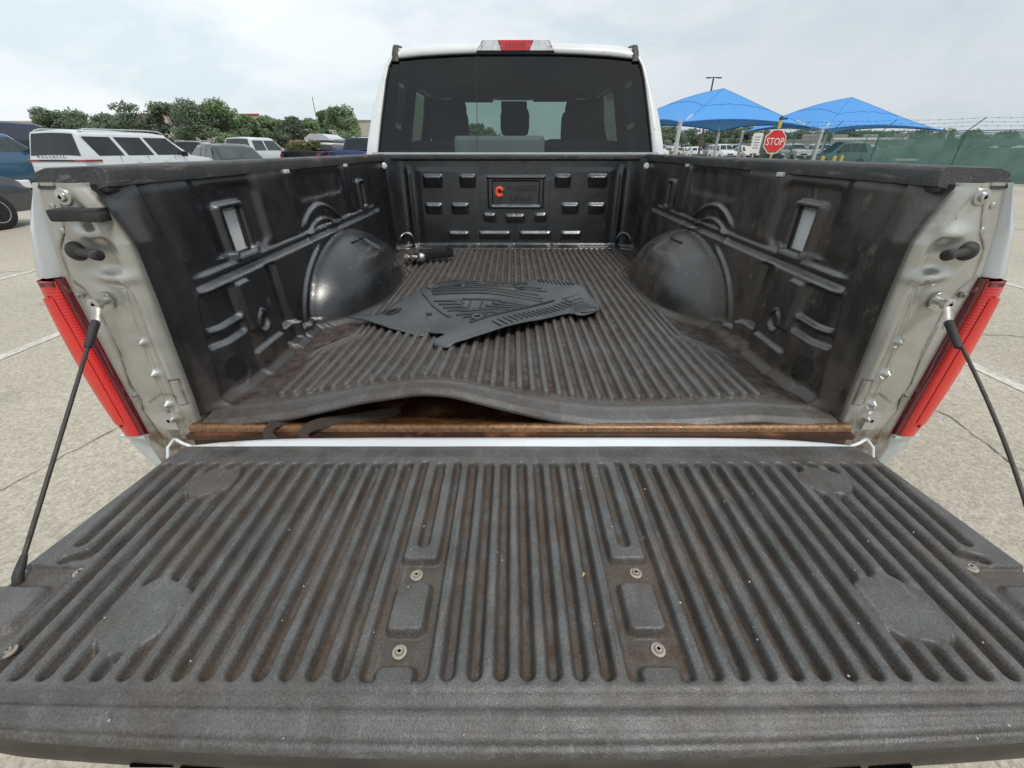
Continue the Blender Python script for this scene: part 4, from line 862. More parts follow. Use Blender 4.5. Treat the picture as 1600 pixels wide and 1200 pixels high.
    # wheels
    wr_ = .40 if kind in ('suv', 'pickup', 'van') else .34
    for s in (-1, 1):
        for y in (-h + (1.05 if kind != 'pickup' else 1.15), h - .95):
            MB().lathe((s * (w * .985), y, wr_ + .04), (-s, 0, 0), [(-.012, .01), (-.012, wr_ + .07), (.05, wr_ + .07)], 26).build('wheel_arch', m_dark, t, 40, world=False)
            wo = MB().lathe((s * (w + .005), y, wr_), (-s, 0, 0), [(-.015, wr_ * .62), (-.02, wr_ * .9), (0, wr_), (.22, wr_), (.24, wr_ * .6)], 28).build('wheel', m_tyre, t, 40, world=False)
            q = MB(); q.lathe((s * (w + .012), y, wr_), (-s, 0, 0), [(0, .01), (.0, .05), (.012, .06)], 10)
            for k in range(5):
                a = 2 * pi * k / 5 + .3; q.box((s * (w + .012), y + cos(a) * wr_ * .33, wr_ + sin(a) * wr_ * .33), (.02, wr_ * .60, .055), (a, 0, 0))
            q.tube([(s * (w + .012), y + cos(b * pi / 10) * wr_ * .61, wr_ + sin(b * pi / 10) * wr_ * .61) for b in range(21)], .014, 6, cap=False); q.build('rim', m_rim, wo, 40, world=False)
    # lamps, mirrors, bumpers
    for s in (-1, 1):
        if kind == 'suv': MB().box((s * w * .78, -h + .030, 1.12), (w * .38, .08, .050), None, .012).build('tail_light', m_red, t, world=False); MB().box((s * (w * .972), -h + .28, 1.12), (.06, .44, .055), None, .012).build('tail_light', m_red, t, world=False)
        elif kind == 'crossover': MB().box((s * (w * .87), -h + .17, .98), (.30, .34, .13), (0, 0, 0), .03).build('tail_light', m_red, t, world=False)
        else: MB().box((s * w * .90, -h + .05, 1.05 if kind != 'sedan' else .85), (.17, .12, .34 if kind in ('pickup', 'van') else .14), None, .02).build('tail_light', m_red, t, world=False)
        MB().box((s * w * .76, h - .10, .78), (.34, .22, .16), None, .03).build('headlight', m_clear, t, world=False)
        ym = r1 + .28 if kind != 'van' else h - 1.35
        q = MB(); q.box((s * (w + .10), ym, belt + .09), (.20, .09, .17), None, .035); q.box((s * (w + .0), ym, belt + .05), (.14, .05, .05)); q.build('mirror', m_trim if kind != 'pickup' or pm is not p_white else pm, t, 50, world=False)
        if kind == 'suv' and s > 0: MB().box((0, -h + .028, 1.12), (w * 1.18, .08, .046), None, .012).build('tailgate_trim_bar', m_trim, t, world=False)
        if kind == 'suv':
            q = MB(); q.tube([(s * w * .74, -h + .35, H + .0), (s * w * .74, -h + .55, H + .055), (s * w * .74, 0, H + .07), (s * w * .74, .45, H + .045), (s * w * .74, .6, H - .02)], .018, 6); q.build('roof_rail', m_chrome, t, 60, world=False)
    q = MB(); q.box((0, -h + .03, .52), (W * .92, .14, .26), None, .03); q.build('rear_bumper', m_trim if kind in ('suv', 'crossover') else m_chrome if kind == 'pickup' else pm, t, world=False)
    q = MB(); q.box((0, h - .0, .52), (W * .88, .12, .26), None, .03); q.box((0, h - .03, .78), (W * .40, .06, .18), None, .01); q.build('front_bumper', m_trim, t, world=False)
    if kind == 'pickup':
        MB().box((0, -h + .92, 1.372), (W * .80, 1.60, .02)).build('bed_opening', m_dark, t, world=False)
        MB().box((0, -h - .012, 1.05), (W * .80, .03, .52), None, .01).build('tailgate', pm, t, world=False)
    return t
P_ = vehicle
m_bgreylet = M('grey_lettering', (.22, .22, .23), None, 5, .4)
suv = P_('parked_suv', 'large white SUV with dark windows and roof rails, parked left of the pickup bed', 'SUV', (-13.38, 16.05, 0), -7, 'suv', p_white, 2.04, 5.4, 1.90)
me = text('WAGONEER', .105, .006, m_bgreylet, None, '', (-.60, -2.715, 1.19), (R(90), 0, 0), 1, 2.0); new('rear_lettering', me, suv, (0, 0, 0), False)
q = MB(); q.box((.05, -2.63, 1.32), (.42, .03, .035), (0, R(4), 0), .008); q.build('rear_wiper', m_trim, suv, world=False)
q = MB()
for y in (-1.55, -.55, .55): q.box((1.02 if 0 else .998, y, .98), (.006, .012, .5))
q.build('door_gap', m_trim, suv, world=False)
q = MB()
for y in (-.95, .10): q.box((1.03, y, 1.06), (.02, .18, .03), None, .008)
q.build('door_handle', p_white, suv, world=False)
P_('parked_suv', 'dark grey SUV at the left edge with one front wheel showing', 'SUV', (-11.35, 6.75, 0), -2, 'crossover', p_dgrey, 1.92, 4.8, 1.65)
P_('parked_pickup', 'blue pickup with chrome trimmed mirror between the grey SUV and the dark van', 'pickup truck', (-18.6, 15.4, 0), -3, 'pickup', p_blue, 2.0, 5.9, 1.93, glassm=m_cglass2)
P_('parked_van', 'tall dark navy van behind the blue pickup at the far left', 'van', (-24.9, 22.4, 0), -4, 'van', p_navy, 2.1, 6.3, 2.55)
P_('parked_crossover', 'black hatchback crossover with sloping tail in front of the white pickup', 'car', (-13.15, 20.5, -.06), 52, 'crossover', p_black, 1.92, 4.75, 1.66, glassm=m_cglass2)
P_('parked_pickup', 'white crew cab pickup parked just behind the black hatchback', 'pickup truck', (-15.25, 27.2, 0), -14, 'pickup', p_white, 2.03, 5.9, 1.98, glassm=m_cglass2)
P_('parked_pickup', 'white pickup with closed tailgate parked beside the truck carrying green brush', 'pickup truck', (-10.9, 27.6, 0), -8, 'pickup', p_beige, 2.0, 5.6, 1.7)
brush_truck = P_('parked_pickup', 'black pickup with green brush piled in its bed', 'pickup truck', (-9.85, 24.4, 0), -4, 'pickup', p_black, 1.95, 5.7, 1.62)
P_('parked_pickup', 'blue pickup with dark rear window seen from behind, nearest the cab', 'pickup truck', (-7.9, 25.2, 0), -4, 'pickup', p_blue2, 2.02, 5.8, 1.93)
P_('parked_suv', 'dark SUV behind the black pickup carrying brush', 'SUV', (-12.4, 33.5, 0), -6, 'suv', p_black, 1.95, 5.0, 1.92)
P_('parked_car', 'red car parked beyond the white pickup', 'car', (-17.5, 38.6, 0), 60, 'crossover', p_red, 1.9, 4.8, 2.0)
P_('parked_suv', 'grey SUV partly hidden behind the hood of the white SUV', 'SUV', (-22.3, 33.0, 0), 20, 'suv', p_dgrey, 1.9, 4.8, 1.85)
P_('parked_car', 'silver car at the far end of the left row, touching the cab outline', 'car', (-8.3, 32.2, 0), -10, 'crossover', p_silver, 1.9, 4.8, 1.78)
P_('parked_car', 'small silver sedan between the white pickup and the red car', 'car', (-18.2, 43, 0), 15, 'crossover', p_silver, 1.85, 4.7, 1.7)
tr_ = thing('trailer', 'pale domed trailer parked behind the white tailgate pickup', 'trailer', (-16.2, 39, 0))
q = MB(); P = [(-1.2, .5), (1.2, .5), (1.25, 1.6), (1.0, 2.2), (.5, 2.5), (-.5, 2.5), (-1.0, 2.2), (-1.25, 1.6)]; q.prism(P, 1, 0, 3.5); q.build('trailer_body', p_silver, tr_, world=False)
for s in (-1, 1): MB().lathe((s * 1.2, 1.6, .36), (-s, 0, 0), [(0, .2), (0, .36), (.2, .36)], 20).build('wheel', m_tyre, tr_, world=False)

# ------------------------------------------------------------------ trees
def leafmat(n, c):
    m = bpy.data.materials.new(n); m.use_nodes = True; nt = m.node_tree; b = nt.nodes['Principled BSDF']; a = nt.nodes.new('ShaderNodeAttribute'); a.attribute_name = 'tone'
    mx = nt.nodes.new('ShaderNodeMix'); mx.data_type = 'RGBA'; mx.inputs[6].default_value = col(tuple(x * .6 for x in c)); mx.inputs[7].default_value = col(tuple(x * 1.6 for x in c)); nt.links.new(a.outputs['Fac'], mx.inputs[0]); nt.links.new(mx.outputs[2], b.inputs['Base Color'])
    b.inputs['Roughness'].default_value = .6; b.inputs['Subsurface Weight'].default_value = 0
    tr = nt.nodes.new('ShaderNodeBsdfTranslucent'); nt.links.new(mx.outputs[2], tr.inputs[0]); ms = nt.nodes.new('ShaderNodeMixShader'); ms.inputs[0].default_value = .45
    nt.links.new(b.outputs[0], ms.inputs[1]); nt.links.new(tr.outputs[0], ms.inputs[2]); nt.links.new(ms.outputs[0], nt.nodes['Material Output'].inputs[0]); return m
l_dark = leafmat('dark_oak_leaves', (.16, .205, .135)); l_mid = leafmat('green_oak_leaves', (.19, .27, .14)); l_far = leafmat('distant_leaves', (.165, .215, .145))
m_bark = M('bark', (.11, .085, .065), (.06, .05, .04), 8, .9, bump=.01, bscale=20)
def leaves(name, clumps, n, size, mat, parent, seed):
    r = np.random.default_rng(seed); cl = np.array(clumps); wts = cl[:, 3] * cl[:, 4] * cl[:, 5]; wts /= wts.sum()
    ci = r.choice(len(cl), n, p=wts); d = r.normal(size=(n, 3)); d /= np.linalg.norm(d, axis=1)[:, None]; rad = r.random(n) ** .38 * (1 + .25 * r.random(n) ** 3)
    c = cl[ci, :3] + d * cl[ci, 3:6] * rad[:, None]
    nrm = d + r.normal(size=(n, 3)) * .8 + np.array([0, 0, .3]); nrm /= np.linalg.norm(nrm, axis=1)[:, None]
    t = np.cross(nrm, r.normal(size=(n, 3))); t /= np.linalg.norm(t, axis=1)[:, None]; b = np.cross(nrm, t); s = size * (.55 + .9 * r.random(n))[:, None]
    co = np.stack([c - t * s * .5, c - b * s * .28 + t * s * .1, c + t * s * .6, c + b * s * .3], 1).reshape(-1, 3).astype(np.float32)
    me = bpy.data.meshes.new(name); me.vertices.add(4 * n); me.vertices.foreach_set('co', co.ravel()); me.loops.add(4 * n); me.polygons.add(n)
    me.loops.foreach_set('vertex_index', np.arange(4 * n, dtype=np.int32)); me.polygons.foreach_set('loop_start', np.arange(0, 4 * n, 4, dtype=np.int32)); me.polygons.foreach_set('loop_total', np.full(n, 4, dtype=np.int32)); me.update(calc_edges=True)
    tone = np.clip(.5 + r.normal(size=n) * .22 + (r.random(len(cl))[ci] - .5) * .5, 0, 1); a = me.attributes.new('tone', 'FLOAT', 'POINT'); a.data.foreach_set('value', np.repeat(tone, 4).astype(np.float32)); me.materials.append(mat)
    return new(name, me, parent, (0, 0, 0), False)
def tree(label, x, y, W, H, mat, seed, lean=-.15, n=4200, size=.36, group=None, low=.16, cat='tree'):
    r = random.Random(seed); t = thing('oak_tree', label, cat, (x, y, 0), 0, group)
    q = MB(); tw = .022 * H + .06; q.tube([(0, 0, -.1), (.02 * H, .01, .25 * H), (.04 * H * lean * -1, 0, .5 * H), (lean * .1 * H, 0, .72 * H)], [tw * 1.2, tw, tw * .7, tw * .35], 8)
    cl = []
    nb = int(16 + W * 1.6)
    for i in range(nb):
        a = r.uniform(0, 2 * pi); zz_ = r.uniform(low + .08, .90); ww_ = sin(min(1, max(.12, (zz_ - low) / (1 - low) * 1.25)) ** .55 * pi * .86 + .15); rad = W * .5 * (.25 + .75 * r.random() ** .5) * max(.35, ww_ ** .6)
        cx, cy, cz = cos(a) * rad + lean * (zz_ - .4) * W * .6, sin(a) * rad * .8, zz_ * H; sx = W * r.uniform(.09, .17) + .25
        cl.append((cx, cy, cz, sx * 1.15, sx, sx * r.uniform(.5, .8)))
        if i < 7: q.tube([(0, 0, .26 * H + i * .03 * H), (cx * .4, cy * .4, (.26 * H + cz) / 2), (cx * .9, cy * .9, cz)], [tw * .5, tw * .32, tw * .12], 5)
    for i in range(12):       # wispy twigs on the windward top
        a = r.uniform(-1, 1); cl.append((a * W * .42 + lean * W * .5, r.uniform(-.2, .2) * W, H * r.uniform(.78, .97) * (1 - .22 * abs(a)), W * .045 + .12, .2, W * .05 + .15))
    q.build('trunk', m_bark, t, 60, world=False); leaves('crown', cl, n, size, mat, t, seed); return t
LT = [  # px ratio x/d, distance, width, height, material, label
    (-.945, 66, 4.6, 6.0, l_dark, 'ragged dark tree at the left end of the left tree row'), (-.885, 67, 6.5, 5.8, l_dark, 'broad low dark tree second from the left end of the row'), (-.825, 66, 5.5, 5.7, l_dark, 'low dark tree left of the tall pointed one'),
    (-.768, 64, 5.2, 6.6, l_dark, 'wind-swept pointed tree just left of the gap showing the building'), (-.695, 64, 4.6, 7.0, l_dark, 'ragged leaning tree just right of the gap showing the building'),
    (-.645, 62, 5.4, 6.6, l_dark, 'tall dense tree above the black hatchback'), (-.595, 63, 5.6, 6.6, l_mid, 'broad green tree above the white pickup cab'), (-.545, 66, 3.8, 5.2, l_mid, 'small sloping tree right of the broad green one'),
    (-.50, 68, 3.6, 5.2, l_mid, 'rounded light green tree right of the white pickup'), (-.455, 68, 4.0, 5.2, l_dark, 'rounded dark tree above the red car'), (-.415, 70, 3.4, 4.9, l_mid, 'low green tree above the trailer'), (-.385, 66, 1.3, 5.9, l_mid, 'thin upright tree left of the last tree by the cab'),
    (-.345, 64, 4.6, 6.1, l_mid, 'round bushy tree nearest the left side of the cab')]
for i, (rx, d, W_t, H_t, lm, lb) in enumerate(LT): tree(lb, rx * d, d - .735, W_t * 1.0, H_t * 1.06, lm, 100 + i, lean=(-.35 if i in (3, 4) else -.15), n=5600, size=.30)
for i, (x, y, W_t, H_t) in enumerate(((-5.2, 82, 6.5, 5.2), (10.5, 86, 4, 2.9))): tree(('round tree seen through the cab glass left of the middle headrest', 'dark tree hidden mostly behind the cab headrests')[i], x, y, W_t, H_t, l_mid, 140 + i, n=2600, size=.5)
RT = [.30, .335, .375, .415, .45, .49, .53, .57, .61, .65, .69, .73, .77, .81, .85, .90, .96, 1.03]
names = ['leftmost tree of the far right row, beside the cab', 'tree of the right row behind the first canopy post', 'tree of the right row left of the light pole', 'tree of the right row between the light pole and second canopy post', 'tree of the right row just behind the second canopy post', 'tree right of the second canopy post', 'tree of the right row left of the stop sign', 'tree directly behind the stop sign',
         'tree just right of the stop sign behind the fence', 'tree behind the shared canopy post', 'tree behind the teal SUV', 'tree behind the far fence run left of the screen', 'tree at the left edge of the green screen', 'tree hidden behind the green screen, first from its left', 'tree behind the middle of the green screen', 'tree behind the right part of the green screen', 'tree behind the right end post of the green screen', 'tree beyond the right edge of the photo']
for i, (rx, lb) in enumerate(zip(RT, names)):
    d = 112 + (i * 37 % 5) * 4; hh = [6.1, 6.9, 6.0, 5.6, 6.6, 6.0, 5.5, 5.4, 5.6, 5.9, 5.8, 5.5, 5.6, 5.7, 5.8, 5.7, 5.6, 5.5][i]
    tree(lb, rx * d, d - .7, 6.6, hh, l_far, 200 + i, n=2600, size=.5, lean=-.08, low=.2)

# brush in the black pickup
bt = thing('brush_pile', 'heap of cut green brush in the bed of the black pickup', 'brush', (-10.2, 22.6, 1.3))
leaves('foliage', [(-.1, 0, .22, .75, .7, .25), (.35, .2, .3, .4, .5, .2), (-.5, .2, .15, .3, .4, .2)], 700, .16, leafmat('cut_brush', (.16, .17, .06)), bt, 9)
q = MB()
for i in range(10): q.tube([(random.uniform(-.7, .7), random.uniform(-.6, .6), 0), (random.uniform(-.8, .8), random.uniform(-.6, .6), .42)], .015, 5)
q.build('stem', m_bark, bt, world=False)

# ------------------------------------------------------------------ buildings
m_bwall = M('beige_precast_wall', (.46, .42, .35), (.42, .385, .32), .4, .8); m_bred = M('red_parapet', (.38, .06, .05), None, 2, .6); m_bgrey = M('grey_parapet', (.25, .26, .26), None, 2, .6); m_bjoint = M('wall_joint', (.28, .26, .22), None, 2, .8)
m_bdoor = M('dock_door', (.30, .29, .27), None, 2, .6)
def warehouse(label, x0, x1, y, H, trim, doors):
    t = thing('warehouse', label, 'building', ((x0 + x1) / 2, y, 0)); hw = (x1 - x0) / 2; n = max(2, int(2 * hw / 7))
    for i in range(n):
        a = -hw + 2 * hw * i / n; b = -hw + 2 * hw * (i + 1) / n; MB().box(((a + b) / 2, 0, H / 2), (b - a - .06, .3, H)).build('wall_panel', m_bwall, t, world=False)
    MB().box((0, 15.2, H / 2 - .1), (2 * hw, 30, H - .2)).build('wall_core', m_bjoint, t, world=False)
    MB().box((0, -.02, H + .18), (2 * hw + .2, .5, .36)).build('parapet', trim, t, world=False)
    for i in range(doors):
        x = -hw * .85 + 2 * hw * .85 * i / max(1, doors - 1); MB().box((x, -.17, 2.2), (3, .06, 3.2), None, .02).build('dock_door', m_bdoor, t, world=False)
warehouse('long beige warehouse with red roof edge behind the left trees', -80, -54, 104, 7.5, m_bred, 5)
warehouse('beige warehouse with grey roof edge behind the right half of the left trees', -64, -30, 122, 7.3, m_bgrey, 4)
warehouse('low beige building at the far left edge', -170, -104, 118, 6.9, m_bwall, 5)
warehouse('small low tan building behind the stop sign', 49, 58, 92, 2.6, m_bgrey, 2)
warehouse('low white-roofed building behind the far fence', 62, 76, 92, 2.9, m_whitestrip, 3)

# ------------------------------------------------------------------ shade canopies
def fabricmat(n, c):
    m = bpy.data.materials.new(n); m.use_nodes = True; nt = m.node_tree; b = nt.nodes['Principled BSDF']; b.inputs['Base Color'].default_value = col(c); b.inputs['Roughness'].default_value = .75
    tr = nt.nodes.new('ShaderNodeBsdfTranslucent'); tr.inputs[0].default_value = col(tuple(x * .8 for x in c)); ms = nt.nodes.new('ShaderNodeMixShader'); ms.inputs[0].default_value = .10
    nt.links.new(b.outputs[0], ms.inputs[1]); nt.links.new(tr.outputs[0], ms.inputs[2]); nt.links.new(ms.outputs[0], nt.nodes['Material Output'].inputs[0]); return m
f_blue = fabricmat('blue_shade_fabric', (.075, .30, .68)); m_seam = M('fabric_seam', (.03, .16, .48), None, 3, .8); m_pole = M('grey_white_steel_post', (.5, .51, .5), (.42, .43, .42), 3, .5)
def canopy(label, corners, peak, ridge_shift, skip=()):
    cx = sum(c[0] for c in corners) / 4; cy = sum(c[1] for c in corners) / 4; t = thing('shade_canopy', label, 'canopy', (cx, cy, 0), 0, 'blue shade canopies'); O = Vector((cx, cy, 0))
    pk = Vector(peak) - O; C4 = [Vector(c) - O for c in corners]
    for i in range(4):
        a, b = C4[i], C4[(i + 1) % 4]; n = 14; V = np.zeros((n + 1, n + 1, 3)); mid = (a + b) / 2
        for u in range(n + 1):
            wD = (u / n) if i == 2 else (1 - u / n) if i == 3 else 0; e = a.lerp(b, u / n); s = 4 * (u / n) * (1 - u / n); inw = (pk - mid); inw.z = 0; e = e + inw * .10 * s + Vector((0, 0, .42 * s))
            for v in range(n + 1):
                f = v / n; p = e.lerp(pk, f); p.z += -.30 * sin(pi * f) * (1 - f) * (1 - .5 * s) + wD * .50 * sin(pi * f) + .035 * sin(u * 2.1 + v * 1.3 + i) * sin(pi * f) * sin(pi * u / n) ; V[v, u] = p
        grid('fabric_panel', V[..., 0], V[..., 1], V[..., 2], f_blue, t, world=False)
        MB().tube([Vector(V[0, u]) + Vector((0, 0, -.02)) for u in range(n + 1)], .045, 6).build('hem', m_seam, t, 60, world=False)
        if 1:
            k = n // 2; MB().tube([Vector(V[k, u]) + Vector((0, 0, .012)) for u in range(n + 1)], .014, 5).build('seam', m_seam, t, 60, world=False)
            MB().tube([Vector(V[v, 0]) + Vector((0, 0, .012)) for v in range(n + 1)], .014, 5).build('seam', m_seam, t, 60, world=False)
    for i, c in enumerate(C4):
        d = Vector((-c.x, -c.y, 0)).normalized()
        q = MB(); q.tube([(c.x, c.y, 0), (c.x, c.y, c.z + .05)], .13, 14); q.lathe((c.x, c.y, 0), (0, 0, 1), [(0, .28), (.03, .28)], 14); q.build('post', m_pole, t, 50, world=False)
        MB().tube([(c.x, c.y, c.z - .15), tuple(c.lerp(pk, .25) - Vector((0, 0, .14)))], .07, 8).build('rafter', m_pole, t, 60, world=False)
        q = MB(); q.box((c.x, c.y, c.z + .05), (.42, .16, .12), (0, 0, math.atan2(d.y, d.x)), .02); q.build('bracket', m_pole, t, world=False)
canopy('nearer blue shade canopy beside the cab', [(11.2, 31.8, 2.95), (24.3, 37.3, 2.75), (21.5, 49.5, 2.95), (9.3, 43.5, 2.95)], (17.0, 39.9, 5.62), 0)
canopy('farther blue shade canopy on the right behind the fence', [(25.2, 38.6, 2.78), (41.0, 44.8, 2.85), (37, 56, 2.95), (24.5, 50.5, 2.95)], (31.9, 46.3, 5.60), 0)

# ------------------------------------------------------------------ light pole, signs, fence, bollards
m_pbrown = M('brown_painted_steel', (.10, .055, .045), (.13, .075, .06), 5, .6)
lp = thing('light_pole', 'tall brown parking lot light pole rising behind the nearer blue canopy', 'light pole', (23.7, 59.3, 0))
MB().tube([(0, 0, 0), (0, 0, 8.7)], [.14, .09], 10).build('pole', m_pbrown, lp, 60, world=False)
q = MB(); q.box((0, 0, 8.7), (1.2, .08, .08)); q.build('crossarm', m_pbrown, lp, world=False)
for s in (-1, 1): MB().box((s * .62, -.05, 8.66), (.5, .42, .13), (R(10), 0, 0), .03).build('lamp_head', m_pbrown, lp, world=False)
lp2 = thing('antenna_mast', 'thin grey mast on the skyline above the left trees', 'mast', (-45, 112, 0)); MB().tube([(0, 0, 0), (0, 0, 11.5)], .09, 6).build('mast', m_bgrey, lp2, world=False)
m_sred = M('stop_red', (.62, .03, .03), (.55, .025, .025), 3, .4); m_swhite = M('sign_white', (.8, .8, .78), None, 3, .45); m_yel = M('yellow_paint', (.72, .5, .06), (.6, .4, .05), 5, .6)
sg_ = thing('stop_sign', 'red octagonal stop sign on a yellow post in front of the fence', 'stop sign', (9.66, 16.9, 0))
MB().tube([(.02, .03, 0), (.02, .03, 2.32)], .028, 8).build('post', m_yel, sg_, 60, world=False)
def octo(r, y0, y1): return MB().prism([(r * cos(R(22.5 + 45 * k)), 1.66 + r * sin(R(22.5 + 45 * k))) for k in range(8)], 1, y0, y1)
pl_ = octo(.415, -.004, 0).build('plate', m_swhite, sg_, world=False); octo(.385, -.010, -.006).build('red_face', m_sred, pl_, world=False)
me = text('STOP', .34, .002, m_swhite, None, '', (0, -.016, 1.545), (R(90), 0, 0), .80, 1.0, 'CENTER'); new('lettering', me, pl_, (0, 0, 0), False)
q = MB(); q.box((.02, 0, 2.22), (.05, .14, .30), None, .01); q.build('beacon_bracket', m_yel, sg_, world=False); q = MB(); q.lathe((.02, .0, 2.33), (0, 0, 1), [(0, .075), (.08, .07), (.12, .02)], 12); q.box((.16, 0, 2.37), (.14, .08, .05), None, .01); q.build('lamp', m_trim, sg_, 50, world=False)
sn = thing('notice_sign', 'white rectangular notice sign on the fence left of the stop sign', 'sign', (9.35, 17.6, 0))
MB().box((0, 0, 1.62), (.36, .02, .66), None, .004).build('panel', m_swhite, sn, world=False); MB().tube([(0, .03, 0), (0, .03, 1.9)], .025, 6).build('post', m_pole, sn, world=False)
q = MB()
for i in range(5): q.box((0, -.012, 1.82 - i * .09), (.22 - .03 * (i % 2), .002, .03))
o = q.build('printed_line', m_bgrey, sn, world=False)
m_green = M('green_coated_steel', (.03, .10, .075), (.04, .12, .09), 4, .45); m_scr = bpy.data.materials.new('green_privacy_mesh'); m_scr.use_nodes = True
def scr():
    nt = m_scr.node_tree; b = nt.nodes['Principled BSDF']; b.inputs['Roughness'].default_value = .7
    tc = nt.nodes.new('ShaderNodeTexCoord'); n = nt.nodes.new('ShaderNodeTexNoise'); n.inputs['Scale'].default_value = 1.3; n.inputs['Detail'].default_value = 5; nt.links.new(tc.outputs['Object'], n.inputs['Vector'])
    r = nt.nodes.new('ShaderNodeValToRGB'); r.color_ramp.elements[0].color = (.12, .21, .19, 1); r.color_ramp.elements[1].color = (.19, .30, .27, 1); r.color_ramp.elements[0].position = .35; r.color_ramp.elements[1].position = .65; nt.links.new(n.outputs[0], r.inputs[0]); nt.links.new(r.outputs[0], b.inputs['Base Color'])
scr()
def fence(label, P, H, arm, screen_from=None, barbs=True, sag=.0, thick=.03, dirv=(.45, -.45)):
    t = thing('chain_link_fence', label, 'fence', (P[0][0], P[0][1], 0)); ox, oy = P[0]; Q = [(a - ox, b - oy) for a, b in P]
    for i, (x, y) in enumerate(Q):
        q = MB(); q.tube([(x, y, 0), (x, y, H)], thick, 8); q.build('fence_post', m_green, t, 60, world=False)
        if arm: MB().tube([(x, y, H - .05), (x + dirv[0] * arm, y + dirv[1] * arm, H + arm * .75)], thick * .7, 6).build('barb_arm', m_green, t, 60, world=False)
    for i in range(len(Q) - 1):
        (a, b), (c, d) = Q[i], Q[i + 1]; MB().tube([(a, b, H - .03), (c, d, H - .03)], thick * .7, 6).build('top_rail', m_green, t, 60, world=False)
    if arm and barbs:
        for k in (.35, .68, 1.0):
            q = MB(); pts = []
            for i in range(len(Q) - 1):
                (a, b), (c, d) = Q[i], Q[i + 1]
                for j in range(8): u = j / 8; pts.append((a + (c - a) * u + dirv[0] * arm * k, b + (d - b) * u + dirv[1] * arm * k, H + arm * .75 * k - .04 * 4 * u * (1 - u)))
            q.tube(pts, .0045, 4)
            for p in pts[::1]: q.box(p, (.05, .01, .01), (.5, .7, 0)); q.box(p, (.01, .01, .05), (.5, .2, 0))
            q.build('barbed_wire', m_green, t, world=False)
    # diamond mesh of real wires
    q = MB(); st_m = .075
    for i in range(len(Q) - 1):
        (a, b), (c, d) = Q[i], Q[i + 1]; Ln = math.hypot(c - a, d - b); ux, uy = (c - a) / Ln, (d - b) / Ln; s = -H
        while s < Ln:
            for sgn in (1, -1):
                z0, z1 = (.05, H - .05); s0, s1 = (s, s + (z1 - z0)) if sgn > 0 else (s + (z1 - z0), s)
                def clip(s0, z0, s1, z1):
                    def at(t_): return s0 + (s1 - s0) * t_, z0 + (z1 - z0) * t_
                    t0, t1 = 0, 1
                    for lim, side_ in ((0, 1), (Ln, -1)):
                        f0, f1 = side_ * (s0 - lim), side_ * (s1 - lim)
                        if f0 < 0 and f1 < 0: return None
                        if f0 < 0: t0 = max(t0, f0 / (f0 - f1))
                        if f1 < 0: t1 = min(t1, f0 / (f0 - f1))
                    return (at(t0), at(t1)) if t1 > t0 else None
                cc_ = clip(s0, z0, s1, z1)
                if cc_:
                    (sa, za), (sb_, zb_) = cc_; hw = .0035; q.quad((a + ux * (sa - hw), b + uy * (sa - hw) - .01, za), (a + ux * (sa + hw), b + uy * (sa + hw) - .01, za), (a + ux * (sb_ + hw), b + uy * (sb_ + hw) - .01, zb_), (a + ux * (sb_ - hw), b + uy * (sb_ - hw) - .01, zb_))
            s += st_m
    o = q.build('wire_mesh', m_green, t, world=False, fix=False); o['kind'] = 'stuff'
    if screen_from is not None:
        # woven strips threaded through the mesh, with small gaps near the top
        for i in range(screen_from, len(Q) - 1):
            (a, b), (c, d) = Q[i], Q[i + 1]; Ln = math.hypot(c - a, d - b); ux, uy = (c - a) / Ln, (d - b) / Ln; q = MB(); nz_ = 30; z0, z1 = .05, H - .08; du = .042; nx = int(Ln / du)
            for j in range(nx):
                for k in range(nz_):
                    zc = z0 + (z1 - z0) * (k + .5) / nz_; hz = (z1 - z0) / nz_; f_ = k / nz_
                    row = fbm(np.array([(i * 70 + j) * .11]), np.array([k * .45]), 1, 5)[0]
                    fill = .94 if not (f_ > .86 or (.68 < f_ < .73) or (.40 < f_ < .44 and j < nx * .6 and i == screen_from)) else (.55 + .5 * row)
                    if fill > .9: fill = 1.0
                    sx_ = a + ux * du * (j + .5 + .5 * (k % 2)); sy_ = b + uy * du * (j + .5 + .5 * (k % 2)); w2 = du * .5 * (1.02 if fill == 1 else fill); h2 = hz * .5 * (1.0 if fill == 1 else fill); tw_ = .006 * (1 if (j + k) % 2 else -1)
                    q.quad((sx_ - ux * w2, sy_ - uy * w2 + tw_, zc - h2), (sx_ + ux * w2, sy_ + uy * w2 - tw_, zc - h2), (sx_ + ux * w2, sy_ + uy * w2 + tw_, zc + h2), (sx_ - ux * w2, sy_ - uy * w2 - tw_, zc + h2))
            o = q.build('privacy_screen', m_scr, t, world=False, fix=False); o['kind'] = 'stuff'
    return t
fence('near green chain-link fence with a green privacy screen and barbed wire on the right', [(13.6, 25.2), (14.9, 24.6), (16.2, 24.0), (18.0, 22.9), (20.6, 21.2), (23.2, 19.4), (25.8, 17.6), (28.4, 15.8), (31, 14)], 2.17, .62, 3, dirv=(.75, -.2))
fence('far green chain-link fence run without screen behind the stop sign', [(20.5, 39.2), (23.5, 39.2), (26.5, 39.2), (29.5, 39.2), (32.5, 39.2)], 2.3, .6, None, False, dirv=(.8, -.1))
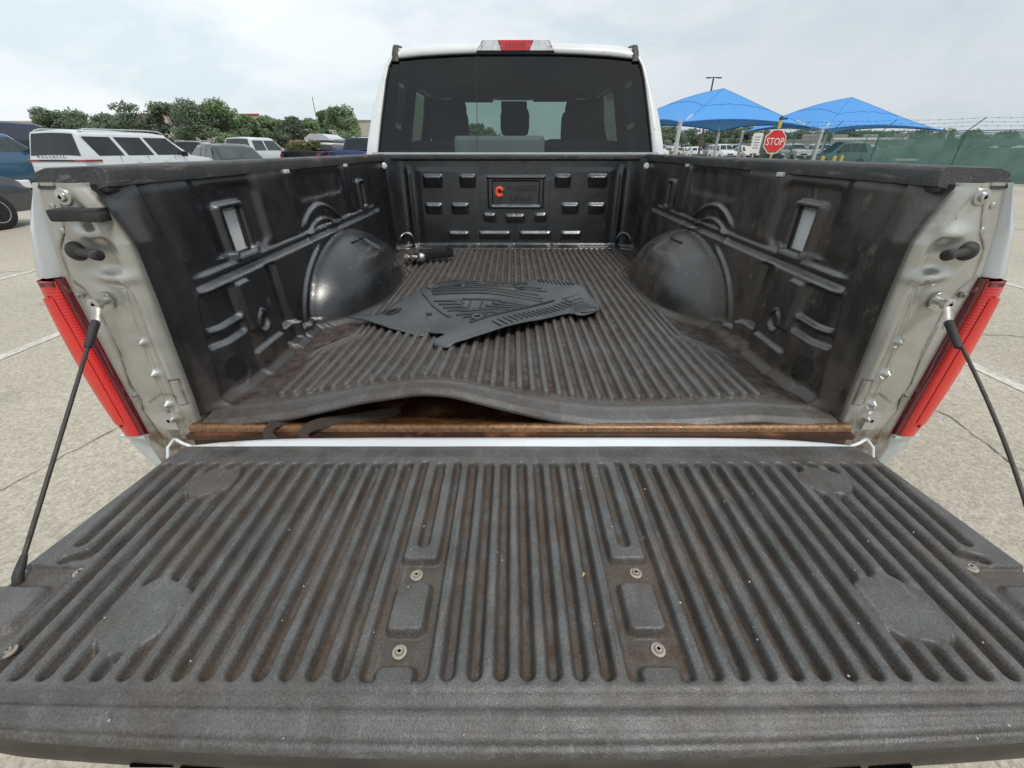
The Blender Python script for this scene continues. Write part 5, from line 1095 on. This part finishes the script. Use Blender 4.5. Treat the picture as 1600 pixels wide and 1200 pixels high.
for i, (rx, d) in enumerate(((.318, 45), (.335, 46), (.352, 45), (.66, 30), (.685, 30.5), (.70, 33))):
    b_ = thing('bollard', ('leftmost yellow bollard close to the cab', 'second yellow bollard from the cab, right of the first canopy post', 'third yellow bollard from the cab', 'yellow bollard under the shared canopy post', 'yellow bollard in front of the teal SUV', 'yellow bollard behind the green fence post')[i], 'bollard', (rx * d, d - .735, 0), 0, 'yellow bollards by the canopies')
    q = MB(); q.lathe((0, 0, 0), (0, 0, 1), [(0, .10), (.98 if i > 2 else 1.12, .10), (1.02 if i > 2 else 1.18, .02)], 12); q.build('bollard_tube', m_yel, b_, 50, world=False)
P_('parked_suv', 'teal grey SUV under the farther canopy seen through the fence', 'SUV', (29.2, 38.9 + 2.6, 0), 82, 'crossover', p_teal, 1.95, 4.9, 1.95, glassm=m_cglass2)
# rows of small parked cars on the right, far
cols = [p_white, p_white, p_silver, p_white, p_dgrey, p_white, p_beige, p_white, p_silver, p_black]
proto = {}
def copy_tree(o, parent=None):
    c = o.copy(); S.collection.objects.link(c); c.parent = parent
    for ch in o.children: copy_tree(ch, c)
    return c
cn = {id(p_white): 'white', id(p_silver): 'silver', id(p_dgrey): 'dark grey', id(p_beige): 'beige', id(p_black): 'black'}
spots = []
k = 0
for row, (d, step) in enumerate(((62, 3.1), (76, 3.2), (92, 3.4))):
    x = d * .30
    while x < d * .80:
        if not (row == 0 and 20 < x < 27): spots.append((x + random.uniform(-.2, .2), d, row)); 
        x += step * random.choice((1, 1, 1, 2))
for i, (x, d, row) in enumerate(spots):
    kind = ('pickup', 'crossover', 'suv', 'pickup', 'crossover')[(i * 7 + row) % 5]; pm = cols[(i * 3 + row) % 10]; key = (kind, id(pm))
    zz_ = {'pickup': 'pickup truck', 'crossover': 'car', 'suv': 'SUV'}[kind]
    where = 'seen left of the light pole' if x / d < .39 else 'right of the light pole' if x / d < .50 else 'behind the stop sign' if x / d < .60 else 'seen through the green fence'
    rowt = ('front', 'middle', 'back')[row]
    lb = '%s %s in the %s row %s' % (cn[id(pm)], zz_, rowt, where)
    if key not in proto: proto[key] = P_('parked_car', lb, zz_, (x, d, 0), 0 if row % 2 else 180, kind, pm, group=lb); o = proto[key]
    else:
        o = copy_tree(proto[key]); o.location = (x, d, 0); o['label'] = lb; o['group'] = lb
    o.rotation_euler.z = R((0 if row % 2 else 180) + random.uniform(-8, 8))
